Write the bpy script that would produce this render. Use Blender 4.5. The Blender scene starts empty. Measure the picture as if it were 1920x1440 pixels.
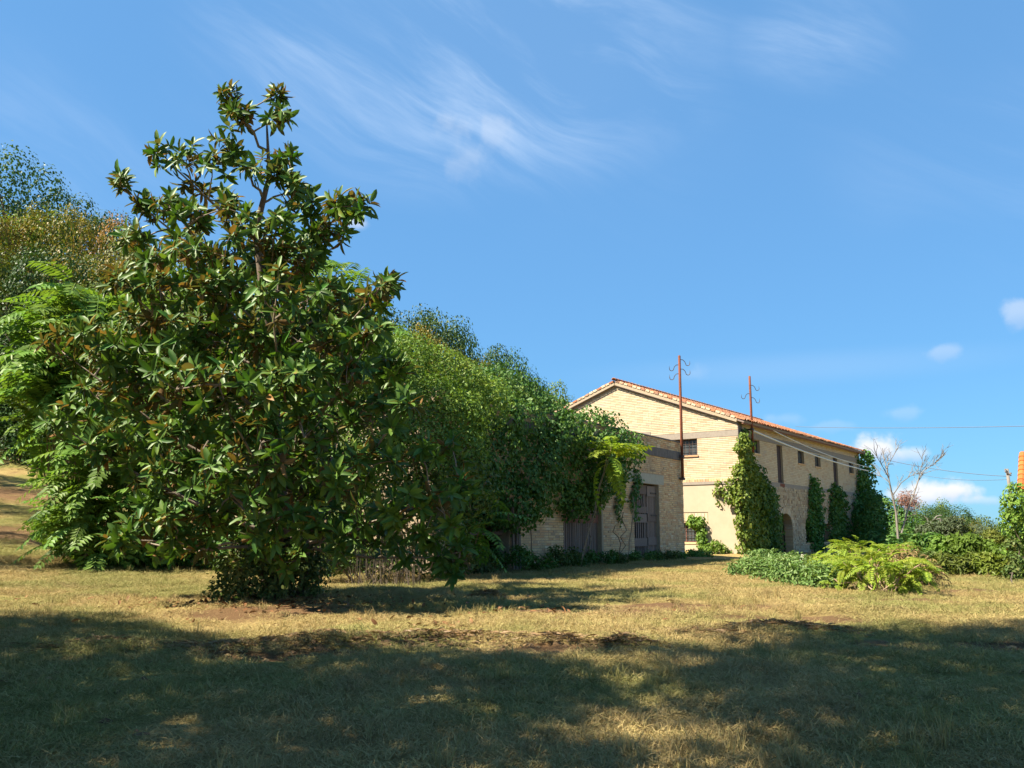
import bpy, math, random
import numpy as np
from mathutils import Matrix, Vector

rng = np.random.default_rng(7)
random.seed(7)
R = math.radians
SC = bpy.context.scene
COL = SC.collection

# ------------------------------------------------------------------ camera
PITCH = math.atan(280 / 1700)
EYE = 1.6
cam_d = bpy.data.cameras.new('camera')
cam_d.sensor_width = 36.0
cam_d.lens = 36.0 * 1700 / 1920
cam_d.clip_start = 0.1
cam_d.clip_end = 6000
cam = bpy.data.objects.new('camera', cam_d)
cam.location = (0, 0, EYE)
cam.rotation_euler = (R(90) + PITCH, 0, 0)
COL.objects.link(cam)
SC.camera = cam

# ------------------------------------------------------------------ sun, sky, exposure
SUN_AZ, SUN_EL = -109.0, 50.0            # azimuth from +Y, clockwise
sd = bpy.data.lights.new('sun', 'SUN')
sd.energy = 4.2
sd.angle = R(0.53)
sd.color = (1.0, 0.90, 0.72)
sun = bpy.data.objects.new('sun', sd)
sdir = Vector((math.sin(R(SUN_AZ)) * math.cos(R(SUN_EL)), math.cos(R(SUN_AZ)) * math.cos(R(SUN_EL)), math.sin(R(SUN_EL))))
sun.rotation_euler = (-sdir).to_track_quat('-Z', 'Y').to_euler()
sun.location = (-40, 0, 60)
COL.objects.link(sun)
SC.view_settings.view_transform = 'Standard'
SC.view_settings.look = 'None'
SC.view_settings.gamma = 1.0
SC.view_settings.use_curve_mapping = False
SC.view_settings.exposure = 2.0
SC.cycles.max_bounces = 8
SC.cycles.transparent_max_bounces = 4


def pray(px, py):
    u = (px - 960) / 1700
    v = (720 - py) / 1700
    return np.array([u, math.cos(PITCH) - v * math.sin(PITCH), math.sin(PITCH) + v * math.cos(PITCH)])


def PT(px, py, d):
    r = pray(px, py)
    return r / r[1] * d + np.array([0, 0, EYE])


def azel(px, py):
    r = pray(px, py)
    return math.atan2(r[0], r[1]), math.asin(r[2] / np.linalg.norm(r))


class NT:
    """small node-tree writer"""
    def __init__(s, tree):
        s.t = tree
        s.t.nodes.clear()

    def n(s, typ, **kw):
        nd = s.t.nodes.new(typ)
        for k, v in kw.items():
            setattr(nd, k, v)
        return nd

    def l(s, a, b):
        s.t.links.new(a, b)

    def put(s, sock, val):
        if hasattr(val, 'is_output'):
            s.l(val, sock)
        else:
            sock.default_value = val

    def math(s, op, a, b=None, c=None, clamp=False):
        nd = s.n('ShaderNodeMath', operation=op, use_clamp=clamp)
        s.put(nd.inputs[0], a)
        if b is not None:
            s.put(nd.inputs[1], b)
        if c is not None:
            s.put(nd.inputs[2], c)
        return nd.outputs[0]

    def mix(s, f, a, b, blend='MIX'):
        nd = s.n('ShaderNodeMix', data_type='RGBA', blend_type=blend)
        s.put(nd.inputs[0], f)
        s.put(nd.inputs[6], a if hasattr(a, 'is_output') else (*a, 1)[:4])
        s.put(nd.inputs[7], b if hasattr(b, 'is_output') else (*b, 1)[:4])
        return nd.outputs[2]

    def sstep(s, x, lo, hi):
        nd = s.n('ShaderNodeMapRange', interpolation_type='SMOOTHSTEP')
        s.put(nd.inputs[0], x)
        nd.inputs[1].default_value = lo
        nd.inputs[2].default_value = hi
        return nd.outputs[0]

    def noise(s, vec, scale, detail=3.0, rough=0.55, dist=0.0):
        nd = s.n('ShaderNodeTexNoise')
        if vec is not None:
            s.l(vec, nd.inputs['Vector'])
        nd.inputs['Scale'].default_value = scale
        nd.inputs['Detail'].default_value = detail
        nd.inputs['Roughness'].default_value = rough
        nd.inputs['Distortion'].default_value = dist
        return nd.outputs['Fac']

    def ramp(s, f, stops, interp='LINEAR'):
        nd = s.n('ShaderNodeValToRGB')
        nd.color_ramp.interpolation = interp
        e = nd.color_ramp.elements
        while len(e) < len(stops):
            e.new(0.5)
        for i, (p, c) in enumerate(stops):
            e[i].position = p
            e[i].color = (*c, 1)
        s.put(nd.inputs[0], f)
        return nd.outputs[0]

    def comb(s, x, y, z=0.0):
        nd = s.n('ShaderNodeCombineXYZ')
        s.put(nd.inputs[0], x)
        s.put(nd.inputs[1], y)
        s.put(nd.inputs[2], z)
        return nd.outputs[0]


# ------------------------------------------------------------------ world
W = bpy.data.worlds.new('World')
SC.world = W
W.use_nodes = True
wt = NT(W.node_tree)
out = wt.n('ShaderNodeOutputWorld')
bg = wt.n('ShaderNodeBackground')
bg.inputs[1].default_value = 0.05
sky = wt.n('ShaderNodeTexSky', sky_type='NISHITA', sun_disc=False)
sky.sun_elevation = R(SUN_EL)
sky.sun_rotation = R(SUN_AZ)
sky.altitude = 150
sky.air_density = 1.0
sky.dust_density = 0.3
sky.ozone_density = 1.6
tc = wt.n('ShaderNodeTexCoord')
sep = wt.n('ShaderNodeSeparateXYZ')
wt.l(tc.outputs['Generated'], sep.inputs[0])
AZ = wt.math('ARCTAN2', sep.outputs[0], sep.outputs[1])
EL = wt.math('ARCSINE', sep.outputs[2])
P2 = wt.comb(AZ, EL)


def spot(px, py, rx, ry):
    """1 at a direction, 0 beyond the radii (pixels turned to radians)"""
    a, e = azel(px, py)
    dx = wt.math('MULTIPLY', wt.math('SUBTRACT', AZ, a), 1700 / rx)
    dy = wt.math('MULTIPLY', wt.math('SUBTRACT', EL, e), 1700 / ry)
    d2 = wt.math('ADD', wt.math('MULTIPLY', dx, dx), wt.math('MULTIPLY', dy, dy))
    return wt.math('SUBTRACT', 1.0, wt.math('SQRT', d2)), dy


# thin cirrus over the whole sky, combed from upper left to lower right
ca, sa = math.cos(R(-24)), math.sin(R(-24))
U1 = wt.math('ADD', wt.math('MULTIPLY', AZ, ca), wt.math('MULTIPLY', EL, sa))
V1 = wt.math('SUBTRACT', wt.math('MULTIPLY', EL, ca), wt.math('MULTIPLY', AZ, sa))
warp = wt.noise(P2, 3.0, 2.0)
V1w = wt.math('ADD', V1, wt.math('MULTIPLY', warp, 0.13))
streak = wt.noise(wt.comb(wt.math('MULTIPLY', U1, 2.6), wt.math('MULTIPLY', V1w, 15.0)), 1.0, 9.0, 0.62, 0.45)
streak = wt.sstep(streak, 0.40, 0.78)
patchy = wt.sstep(wt.noise(P2, 2.1, 2.0), 0.46, 0.75)
big, _ = spot(880, 110, 640, 300)
big = wt.sstep(big, 0.0, 0.65)
big2, _ = spot(1530, 60, 240, 140)
big2 = wt.sstep(big2, 0.0, 0.9)
low, _ = spot(1500, 690, 500, 40)
low = wt.sstep(low, 0.0, 0.9)
where = wt.math('MAXIMUM', wt.math('MULTIPLY', patchy, 0.45), wt.math('MAXIMUM', big, wt.math('MULTIPLY', big2, 0.7)))
veil = wt.math('MULTIPLY', where, wt.math('ADD', wt.math('MULTIPLY', streak, 0.52), 0.05))
veil = wt.math('ADD', veil, wt.math('MULTIPLY', low, 0.12))
skyc = wt.mix(1.0, sky.outputs[0], (0.46, 0.88, 1.05), 'MULTIPLY')
skyc = wt.mix(0.66, skyc, (0.92, 2.15, 4.15))
col = wt.mix(veil, skyc, (3.4, 4.3, 5.6))
# small cumulus
puffn = wt.noise(P2, 42.0, 4.0, 0.55)
puffn2 = wt.noise(P2, 16.0, 3.0, 0.5)
puffs = [(842, 236, 70, 44, .20), (935, 253, 50, 62, .17), (868, 312, 76, 54, .14), (1648, 842, 70, 38, 1.0), (1700, 850, 60, 26, .55),
         (1775, 922, 95, 32, 1.0), (1720, 932, 80, 28, .9), (1830, 938, 80, 14, .35), (1908, 588, 36, 34, .35), (1770, 660, 46, 24, .22),
         (1300, 700, 40, 26, .1), (1470, 785, 60, 22, .14), (1690, 775, 60, 24, .16), (668, 418, 34, 22, .5), (1560, 800, 60, 16, .12),
         (2150, 900, 130, 40, .8), (2420, 860, 160, 50, .8), (-500, 820, 160, 50, .7), (-900, 640, 120, 40, .5)]
for (px, py, rx, ry, amt) in puffs:
    m, dy = spot(px, py, rx, ry)
    edge = wt.math('ADD', m, wt.math('MULTIPLY', wt.math('SUBTRACT', puffn, 0.5), 1.3))
    edge = wt.math('ADD', edge, wt.math('MULTIPLY', wt.math('SUBTRACT', puffn2, 0.5), 1.2))
    f = wt.math('MULTIPLY', wt.sstep(edge, 0.22, 0.85), amt)
    tone = wt.mix(wt.sstep(dy, -0.7, 0.2), (2.9, 3.6, 4.8), (5.0, 5.1, 5.3))
    col = wt.mix(f, col, tone)
wt.l(col, bg.inputs[0])
wt.l(bg.outputs[0], out.inputs[0])


# ------------------------------------------------------------------ helpers: materials
def new_mat(name):
    m = bpy.data.materials.new(name)
    m.use_nodes = True
    t = NT(m.node_tree)
    o = t.n('ShaderNodeOutputMaterial')
    p = t.n('ShaderNodeBsdfPrincipled')
    t.l(p.outputs[0], o.inputs[0])
    return m, t, p, o


def island(t):
    """random per piece: mesh island plus object random"""
    g = t.n('ShaderNodeNewGeometry')
    oi = t.n('ShaderNodeObjectInfo')
    return t.math('FRACT', t.math('ADD', g.outputs['Random Per Island'], oi.outputs['Random'])), g


def leaf_mat(name, stops, rough=0.45, trans=0.28, tint=(1.25, 1.3, 0.5), under=None, spec=0.14, nscale=0.6, var=0.45):
    m, t, p, o = new_mat(name)
    r, g = island(t)
    oi = t.n('ShaderNodeObjectInfo')
    nz = t.noise(g.outputs['Position'], nscale, 3.0)
    f = t.math('ADD', t.math('MULTIPLY', r, 1 - var), t.math('MULTIPLY', t.sstep(nz, 0.3, 0.7), var))
    c = t.ramp(f, stops)
    hs = t.n('ShaderNodeHueSaturation')
    t.l(c, hs.inputs['Color'])
    t.l(t.math('ADD', t.math('MULTIPLY', oi.outputs['Random'], 0.03), 0.485), hs.inputs['Hue'])
    t.l(t.math('ADD', t.math('MULTIPLY', oi.outputs['Random'], 0.3), 0.85), hs.inputs['Value'])
    c = hs.outputs[0]
    if under:
        cu = t.ramp(r, under)
        c_front = c
        c = t.mix(g.outputs['Backfacing'], c, cu)
        p_r = t.math('ADD', t.math('MULTIPLY', g.outputs['Backfacing'], 0.5), rough)
        t.l(p_r, p.inputs['Roughness'])
    else:
        p.inputs['Roughness'].default_value = rough
    p.inputs['Specular IOR Level'].default_value = spec
    t.l(c, p.inputs['Base Color'])
    tr = t.n('ShaderNodeBsdfTranslucent')
    t.l(t.mix(1.0, c, tint, 'MULTIPLY'), tr.inputs[0])
    ms = t.n('ShaderNodeMixShader')
    ms.inputs[0].default_value = trans
    t.l(p.outputs[0], ms.inputs[1])
    t.l(tr.outputs[0], ms.inputs[2])
    t.l(ms.outputs[0], o.inputs[0])
    return m


def piece_mat(name, stops, rough=0.85, grain=30.0, grain_amt=0.35, stain=None, bump=0.25, spec=0.2):
    """solid material whose tint changes from piece to piece, with grain and soft stains"""
    m, t, p, o = new_mat(name)
    r, g = island(t)
    c = t.ramp(r, stops)
    nz = t.noise(g.outputs['Position'], grain, 4.0, 0.65)
    c = t.mix(t.math('MULTIPLY', t.sstep(nz, 0.35, 0.75), grain_amt), c, t.mix(1.0, c, (0.45, 0.42, 0.40), 'MULTIPLY'))
    if stain:
        sc, amt, sc_col = stain
        mp = t.n('ShaderNodeMapping')
        mp.inputs['Scale'].default_value = (1, 1, 0.45)
        t.l(g.outputs['Position'], mp.inputs[0])
        n2 = t.noise(mp.outputs[0], sc, 5.0, 0.6)
        c = t.mix(t.math('MULTIPLY', t.sstep(n2, 0.48, 0.72), amt), c, sc_col)
    t.l(c, p.inputs['Base Color'])
    p.inputs['Roughness'].default_value = rough
    p.inputs['Specular IOR Level'].default_value = spec
    b = t.n('ShaderNodeBump')
    b.inputs['Strength'].default_value = bump
    b.inputs['Distance'].default_value = 0.02
    t.l(nz, b.inputs['Height'])
    t.l(b.outputs[0], p.inputs['Normal'])
    return m


# ------------------------------------------------------------------ helpers: meshes
class MB:
    """collects vertices and faces, then links them as one mesh object"""
    def __init__(s):
        s.v = []
        s.f = []
        s.n = 0

    def add(s, v, faces):
        """faces: list of int arrays (M,k) indexing v"""
        v = np.asarray(v, dtype=float).reshape(-1, 3)
        for f in faces:
            f = np.asarray(f, dtype=np.int64)
            if f.ndim == 1:
                f = f[None, :]
            if len(f):
                s.f.append(f + s.n)
        s.v.append(v)
        s.n += len(v)

    def box(s, lo, hi, skip=()):
        x0, y0, z0 = lo
        x1, y1, z1 = hi
        v = [(x0, y0, z0), (x1, y0, z0), (x1, y1, z0), (x0, y1, z0), (x0, y0, z1), (x1, y0, z1), (x1, y1, z1), (x0, y1, z1)]
        f = [(0, 3, 2, 1), (4, 5, 6, 7), (0, 1, 5, 4), (1, 2, 6, 5), (2, 3, 7, 6), (3, 0, 4, 7)]
        s.add(v, [np.array([q for i, q in enumerate(f) if i not in skip])])

    def mesh(s, name, origin=(0, 0, 0), smooth=False):
        me = bpy.data.meshes.new(name)
        if not s.v:
            return me
        v = np.concatenate(s.v) - np.asarray(origin, dtype=float)
        me.vertices.add(len(v))
        me.vertices.foreach_set('co', v.astype(np.float32).ravel())
        li = np.concatenate([f.ravel() for f in s.f])
        sizes = np.concatenate([np.full(len(f), f.shape[1]) for f in s.f])
        starts = np.concatenate([[0], np.cumsum(sizes)[:-1]])
        me.loops.add(len(li))
        me.loops.foreach_set('vertex_index', li.astype(np.int32))
        me.polygons.add(len(sizes))
        me.polygons.foreach_set('loop_start', starts.astype(np.int32))
        me.polygons.foreach_set('loop_total', sizes.astype(np.int32))
        me.polygons.foreach_set('use_smooth', np.full(len(sizes), bool(smooth)))
        me.update(calc_edges=True)
        return me

    def build(s, name, mat, parent=None, smooth=False):
        org = (0, 0, 0)
        p = parent
        while p is not None:
            org = np.asarray(org) + np.array(p.location)
            p = p.parent
        me = s.mesh(name, org, smooth)
        me.materials.append(mat)
        o = bpy.data.objects.new(name, me)
        o.parent = parent
        COL.objects.link(o)
        return o


def tag(o, label=None, cat=None, group=None, kind=None):
    if label:
        o['label'] = label
    if cat:
        o['category'] = cat
    if group:
        o['group'] = group
    if kind:
        o['kind'] = kind
    return o


def thing(name, label, cat, loc, group=None):
    o = bpy.data.objects.new(name, None)
    o.empty_display_size = 0.3
    o.location = tuple(float(c) for c in loc)
    COL.objects.link(o)
    return tag(o, label, cat, group)


def linked(name, me, parent, mat4):
    """an object that shares a mesh, placed by a local matrix under its parent"""
    o = bpy.data.objects.new(name, me)
    o.parent = parent
    o.matrix_basis = mat4
    COL.objects.link(o)
    return o


def copy_tree(o, parent=None):
    c = o.copy()
    COL.objects.link(c)
    if parent is not None:
        c.parent = parent
    for ch in list(o.children):
        copy_tree(ch, c)
    return c


def nrm(a):
    a = np.asarray(a, dtype=float)
    return a / np.maximum(np.linalg.norm(a, axis=-1, keepdims=True), 1e-9)


def frames(d, n):
    y = nrm(d)
    x = nrm(np.cross(y, n))
    z = np.cross(x, y)
    return np.stack([x, y, z], axis=-1)          # columns


def scatter(mb, tpl, pos, Rm, scale):
    tv, tf = tpl
    k = len(tv)
    N = len(pos)
    sc = np.asarray(scale, dtype=float)
    if sc.ndim == 1:
        sc = np.stack([sc] * 3, -1)
    v = np.einsum('nij,nkj->nki', Rm, tv[None] * sc[:, None, :]) + pos[:, None, :]
    base = (np.arange(N) * k)[:, None, None]
    mb.add(v.reshape(-1, 3), [(f[None] + base).reshape(-1, f.shape[1]) for f in tf])


def rand_dirs(n):
    return nrm(rng.normal(size=(n, 3)))


def tube(mb, pts, rad, sides=6, cap=True):
    pts = np.asarray(pts, dtype=float)
    n = len(pts)
    rad = np.broadcast_to(np.asarray(rad, dtype=float), (n,))
    t = nrm(np.gradient(pts, axis=0))
    ref = np.array([0.0, 0, 1]) if abs(t[:, 2]).mean() < 0.8 else np.array([1.0, 0, 0])
    a = nrm(np.cross(t, ref))
    b = np.cross(t, a)
    th = np.linspace(0, 2 * math.pi, sides, endpoint=False)
    v = pts[:, None] + rad[:, None, None] * (np.cos(th)[None, :, None] * a[:, None] + np.sin(th)[None, :, None] * b[:, None])
    f = []
    for i in range(n - 1):
        for j in range(sides):
            k = (j + 1) % sides
            f.append((i * sides + j, i * sides + k, (i + 1) * sides + k, (i + 1) * sides + j))
    fs = [np.array(f)]
    if cap:
        fs.append(np.arange(sides)[None, ::-1])
        fs.append((np.arange(sides) + (n - 1) * sides)[None])
    mb.add(v.reshape(-1, 3), fs)


def curve_pts(p0, p1, n=5, sag=0.0, wob=0.0):
    p0 = np.asarray(p0, float)
    p1 = np.asarray(p1, float)
    t = np.linspace(0, 1, n)[:, None]
    p = p0 + (p1 - p0) * t
    p[:, 2] += sag * 4 * (t * (1 - t))[:, 0]
    if wob:
        w = rng.normal(size=(n, 3)) * wob
        w[0] = 0
        w[-1] = 0
        p += w
    return p


# leaf templates: +Y along the leaf, +Z its upper face
KITE = (np.array([(0, 0, 0), (.5, .42, .10), (0, 1, -.05), (-.5, .42, .10), (0, .45, 0)]), [np.array([(0, 1, 4), (1, 2, 4), (0, 4, 3), (4, 2, 3)])])
KITE2 = (np.array([(0, 0, 0), (.5, .42, .10), (0, 1, -.05), (-.5, .42, .10)]), [np.array([(0, 1, 2), (0, 2, 3)])])
_mt = [0.0, 0.14, 0.45, 0.78, 1.0]
_mw = [0.0, 0.36, 0.5, 0.36, 0.0]
_mv = [(0, t, -.18 * t * t) for t in _mt] + [(w, t, -.18 * t * t + .10 * w / .5) for t, w in zip(_mt[1:4], _mw[1:4])] + [(-w, t, -.18 * t * t + .10 * w / .5) for t, w in zip(_mt[1:4], _mw[1:4])]
MAG = (np.array(_mv, dtype=float), [np.array([(0, 5, 1), (3, 7, 4), (0, 1, 8), (3, 4, 10)]), np.array([(1, 5, 6, 2), (2, 6, 7, 3), (1, 2, 9, 8), (2, 3, 10, 9)])])
MAG = (MAG[0], [MAG[1][0], MAG[1][1]])


def frond_template(nl=11, L=1.0, leafl=0.24, leafw=0.075, droop=0.35):
    """a pinnate leaf: rachis with paired leaflets, arching over; along +Y"""
    mb = MB()
    t = np.linspace(0, 1, 9)
    rp = np.stack([np.zeros(9), t * L, 0.12 * np.sin(t * math.pi) * L - droop * t ** 2 * L], -1)
    tube(mb, rp, np.linspace(.010, .004, 9) * L, 3, cap=False)
    tt = np.linspace(0.2, 0.98, nl)
    c = np.stack([np.interp(tt, t, rp[:, k]) for k in range(3)], -1)
    tan = nrm(np.gradient(c, axis=0))
    up = nrm(np.cross(np.array([1.0, 0, 0]), tan))
    for sgn in (-1, 1):
        fwd = 0.35 + 0.25 * tt
        d = nrm(np.stack([np.full(nl, sgn * 1.0), np.zeros(nl), np.zeros(nl)], -1) + tan * fwd[:, None] - up * 0.28 + rng.normal(size=(nl, 3)) * .07)
        ls = leafl * L * (0.62 + 0.55 * np.sin(math.pi * np.clip(tt, .05, .92))) * rng.uniform(.88, 1.1, nl)
        Rm = frames(d, up + rng.normal(size=(nl, 3)) * .12)
        scatter(mb, KITE2, c, Rm, np.stack([leafw * L * np.ones(nl) * 1.25, ls, ls * .6], -1))
    d = tan[-1:]
    scatter(mb, KITE2, c[-1:], frames(d, up[-1:]), np.array([[leafw * L * 1.3, leafl * L * .9, .1]]))
    return mb


def blob_leaves(mb, blobs, n, size, tpl=KITE2, width=0.55, droop=0.5, up=0.25, inner=0.72, thick=(0.72, 1.06), squash=1.0, flat=0.16):
    """leaves over the outer shells of overlapping clumps (x, y, z, r)"""
    b = np.asarray(blobs, dtype=float)
    pr = b[:, 3] ** 2
    idx = rng.choice(len(b), size=n, p=pr / pr.sum())
    d = rand_dirs(n)
    d[:, 2] += up
    d = nrm(d)
    r = b[idx, 3] * rng.uniform(thick[0], thick[1], n)
    off = d * r[:, None]
    off[:, 2] *= squash
    pos = b[idx, :3] + off
    keep = np.ones(n, bool)
    for j in range(len(b)):
        q = pos - b[j, :3]
        q[:, 2] /= squash
        keep &= ~((np.einsum('ij,ij->i', q, q) < (inner * b[j, 3]) ** 2) & (idx != j))
    pos, d = pos[keep], d[keep]
    m = len(pos)
    nn = nrm(d * (1 - flat) + np.array([0, 0, flat]) + rng.normal(size=(m, 3)) * .30)
    t = nrm(np.cross(nn, rand_dirs(m)))
    t = nrm(t + d * .3 - np.array([0, 0, droop]))
    s = size * rng.uniform(.6, 1.25, m)
    scatter(mb, tpl, pos, frames(t, nn), np.stack([s * width, s, s], -1))
    return m


def ss(x, a, b):
    t = np.clip((np.asarray(x, float) - a) / (b - a), 0, 1)
    return t * t * (3 - 2 * t)


# ------------------------------------------------------------------ terrain
FC = np.array([10.632, 42.5])                       # near right corner of the farmhouse
FF = np.array([0.58415, 0.81164])                   # along its long side, away from the camera
FL = np.array([-0.81164, 0.58415])                  # along its gable end, to the left
FN = np.array([0.81164, -0.58415])                  # outward from the long side
_HQ = np.array([-500, 18, 24, 32, 41, 50, 60, 80, 105, 400])
_HZ = np.array([0, 0, .45, 1.7, 3.5, 7.0, 12.0, 20.0, 24.0, 26.0])


def T(x, y):
    x = np.asarray(x, float)
    y = np.asarray(y, float)
    z = np.interp(y, [-400, -60, -10, 0, 4, 9, 14, 22, 40, 3000], [-4, -2.0, -.35, 0, .15, .36, .52, .52, .58, .6])
    q = -.75 * x + .66 * y
    h = (np.interp(q - 2, _HQ, _HZ) + np.interp(q, _HQ, _HZ) + np.interp(q + 2, _HQ, _HZ)) / 3
    fac = 1 - ss(x / np.maximum(y, 20), .10, .30)
    z = z + h * fac
    w = (x - FC[0]) * FN[0] + (y - FC[1]) * FN[1]
    z = z - 7.0 * np.maximum(ss(w, 8, 34), ss(x / np.maximum(y, 20), .34, .44) * ss(y, 55, 95)) * ss(y + .4 * x, 30, 62) * ss(x, 6, 14)
    z = z + .035 * np.sin(x * .9 + 1.3) * np.sin(y * .7) + .02 * np.sin(x * 2.3 + y * 1.1) + .012 * np.sin(x * 4.1 - y * 3.7)
    return z


def ground_at(px, py):
    """world point where the pixel's ray meets the terrain"""
    r = pray(px, py)
    d = 3.0
    while d < 200:
        z = EYE + r[2] / r[1] * d
        if z < T(r[0] / r[1] * d, d):
            break
        d += .05
    return np.array([r[0] / r[1] * d, d, float(T(r[0] / r[1] * d, d))])


def axis_grid(lo, hi, fine_lo, fine_hi, step, n_far):
    core = np.arange(fine_lo, fine_hi, step)
    a = fine_lo - np.geomspace(step, fine_lo - lo, n_far)[::-1]
    b = core[-1] + np.geomspace(step, hi - core[-1], n_far)
    return np.concatenate([a, core, b])


gx = axis_grid(-2500, 2500, -16, 18, .16, 60)
gy = axis_grid(-1500, 3500, 3, 34, .16, 60)
GX, GY = np.meshgrid(gx, gy)
GZ = T(GX, GY)
SOIL = [(2.6, 13.9, 1.9, .55), (1.0, 13.2, 2.4, .5), (3.8, 12.6, 1.6, .5), (-1.6, 10.9, 1.2, .35), (-3.6, 13.2, 1.6, 1.0), (6.0, 15.5, 2.0, .5), (8.2, 15.2, 2.2, .5),
        (4.6, 20.0, 2.4, .5), (9.5, 17.5, 2.4, .6), (-2.5, 9.6, 1.4, .3), (.5, 9.9, .9, .25), (-15, 26, 3, 1.8), (-19, 33, 3, 2.5), (-8, 8.8, 2, .7), (5, 10.3, 1.8, .4)]


def soil(x, y):
    s = np.zeros_like(x)
    for (a, b, rx, ry) in SOIL:
        s = np.maximum(s, np.exp(-(((x - a) / rx) ** 2 + ((y - b) / ry) ** 2)))
    return s


HEAPS = [(-2.5, 10.05, .50, .10), (-2.0, 10.1, .35, .11), (-1.5, 10.15, .5, .08), (-3.2, 9.9, .6, .07), (-.8, 10.3, .45, .09), (-.2, 10.45, .5, .08), (.45, 10.2, .3, .08),
         (-4.4, 10.1, .7, .06), (3.1, 11.6, .6, .05), (3.8, 11.5, .5, .05), (2.2, 11.1, .5, .06), (-6.0, 8.4, .8, .07), (-5, 8.0, .6, .06), (-.4, 16.1, .25, .12), (1.2, 10.0, .25, .1)]
for (a, b, r_, h_) in HEAPS:
    GZ += h_ * np.exp(-(((GX - a) / r_) ** 2 + ((GY - b) / (r_ * .35)) ** 2))
near = (GX > -16) & (GX < 18) & (GY > 3) & (GY < 34)
GZ = GZ + np.where(near, rng.normal(size=GZ.shape) * .010, 0)
gm = MB()
ny, nx = GX.shape
ii = np.arange(ny * nx).reshape(ny, nx)
gm.add(np.stack([GX, GY, GZ], -1).reshape(-1, 3), [np.stack([ii[:-1, :-1], ii[:-1, 1:], ii[1:, 1:], ii[1:, :-1]], -1).reshape(-1, 4)])


def ground_colour(t, pos, soil_f, rnd=None):
    n1 = t.noise(pos, 0.35, 4.0, 0.6)
    n2 = t.noise(pos, 1.7, 4.0, 0.6)
    n3 = t.noise(pos, 9.0, 4.0, 0.7)
    c = t.mix(t.sstep(n2, .3, .7), (.30, .215, .088), (.40, .305, .125))
    c = t.mix(t.math('MULTIPLY', t.sstep(n1, .43, .60), .85), c, (.21, .215, .062))
    n4 = t.noise(pos, .8, 5.0, .65, .6)
    c = t.mix(t.math('MULTIPLY', t.sstep(n4, .56, .68), .55), c, (.19, .115, .062))
    c = t.mix(t.math('MULTIPLY', t.sstep(n3, .52, .75), .45), c, (.20, .125, .058))
    c = t.mix(t.math('MULTIPLY', soil_f, .85), c, (.15, .082, .045))
    return c, n3


gmat, t, p, o = new_mat('mown_ground')
g = t.n('ShaderNodeNewGeometry')
at = t.n('ShaderNodeAttribute', attribute_name='soil')
sf = t.sstep(t.math('ADD', at.outputs['Fac'], t.math('MULTIPLY', t.math('SUBTRACT', t.noise(g.outputs['Position'], 3.0, 4.0, .7), .5), .9)), .35, .8)
c, n3 = ground_colour(t, g.outputs['Position'], sf)
fine = t.noise(g.outputs['Position'], 60.0, 4.0, .75)
c = t.mix(t.math('MULTIPLY', t.sstep(fine, .42, .62), .8), c, t.mix(1.0, c, (.42, .38, .36), 'MULTIPLY'))
t.l(c, p.inputs['Base Color'])
p.inputs['Roughness'].default_value = .95
p.inputs['Specular IOR Level'].default_value = .1
bp = t.n('ShaderNodeBump')
bp.inputs['Strength'].default_value = .9
bp.inputs['Distance'].default_value = .04
t.l(t.math('ADD', fine, t.math('MULTIPLY', n3, .8)), bp.inputs['Height'])
t.l(bp.outputs[0], p.inputs['Normal'])
ground = gm.build('ground', gmat, smooth=True)
tag(ground, kind='structure')
at_ = ground.data.attributes.new('soil', 'FLOAT', 'POINT')
at_.data.foreach_set('value', soil(GX, GY).astype(np.float32).ravel())

# ------------------------------------------------------------------ materials
M = {}
M['brick_pale'] = piece_mat('brick_pale', [(0, (.475, .385, .265)), (.35, (.54, .445, .31)), (.65, (.50, .40, .27)), (.86, (.50, .365, .235)), (.95, (.45, .31, .20)), (1, (.43, .38, .31))], grain=26, grain_amt=.12, bump=.1, stain=(.7, .38, (.38, .30, .205)))
M['brick_ochre'] = piece_mat('brick_ochre', [(0, (.54, .37, .20)), (.3, (.64, .47, .27)), (.55, (.58, .38, .21)), (.8, (.52, .29, .15)), (.93, (.66, .53, .36)), (1, (.34, .24, .16))], grain=22, grain_amt=.4, stain=(.9, .45, (.20, .16, .12)))
M['mortar'] = piece_mat('mortar', [(0, (.33, .26, .18)), (1, (.38, .30, .21))], grain=18, grain_amt=.35)
M['mortar_dark'] = piece_mat('mortar_dark', [(0, (.33, .26, .18)), (1, (.37, .29, .20))], grain=18, grain_amt=.4)
M['plaster'] = piece_mat('plaster', [(0, (.40, .325, .235)), (1, (.42, .345, .25))], grain=2.2, grain_amt=.14, stain=(1.4, .3, (.34, .27, .18)), bump=.08)
M['concrete'] = piece_mat('concrete', [(0, (.25, .215, .18)), (1, (.28, .24, .20))], grain=9, grain_amt=.3, stain=(2.0, .3, (.25, .21, .18)), bump=.15)
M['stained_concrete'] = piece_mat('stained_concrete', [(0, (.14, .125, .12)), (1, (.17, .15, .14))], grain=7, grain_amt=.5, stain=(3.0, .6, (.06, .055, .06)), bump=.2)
M['lintel'] = piece_mat('lintel', [(0, (.33, .31, .25)), (1, (.36, .335, .27))], grain=8, grain_amt=.25)
M['stone'] = piece_mat('stone', [(0, (.40, .30, .19)), (.3, (.50, .39, .25)), (.6, (.42, .34, .24)), (.85, (.34, .23, .14)), (1, (.52, .43, .31))], grain=14, grain_amt=.45, stain=(1.5, .4, (.24, .21, .17)))
M['tile'] = piece_mat('tile', [(0, (.33, .13, .065)), (.4, (.38, .17, .085)), (.7, (.29, .11, .06)), (.88, (.36, .25, .17)), (1, (.22, .11, .075))], grain=20, grain_amt=.35, stain=(2.0, .3, (.26, .20, .14)))
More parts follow.
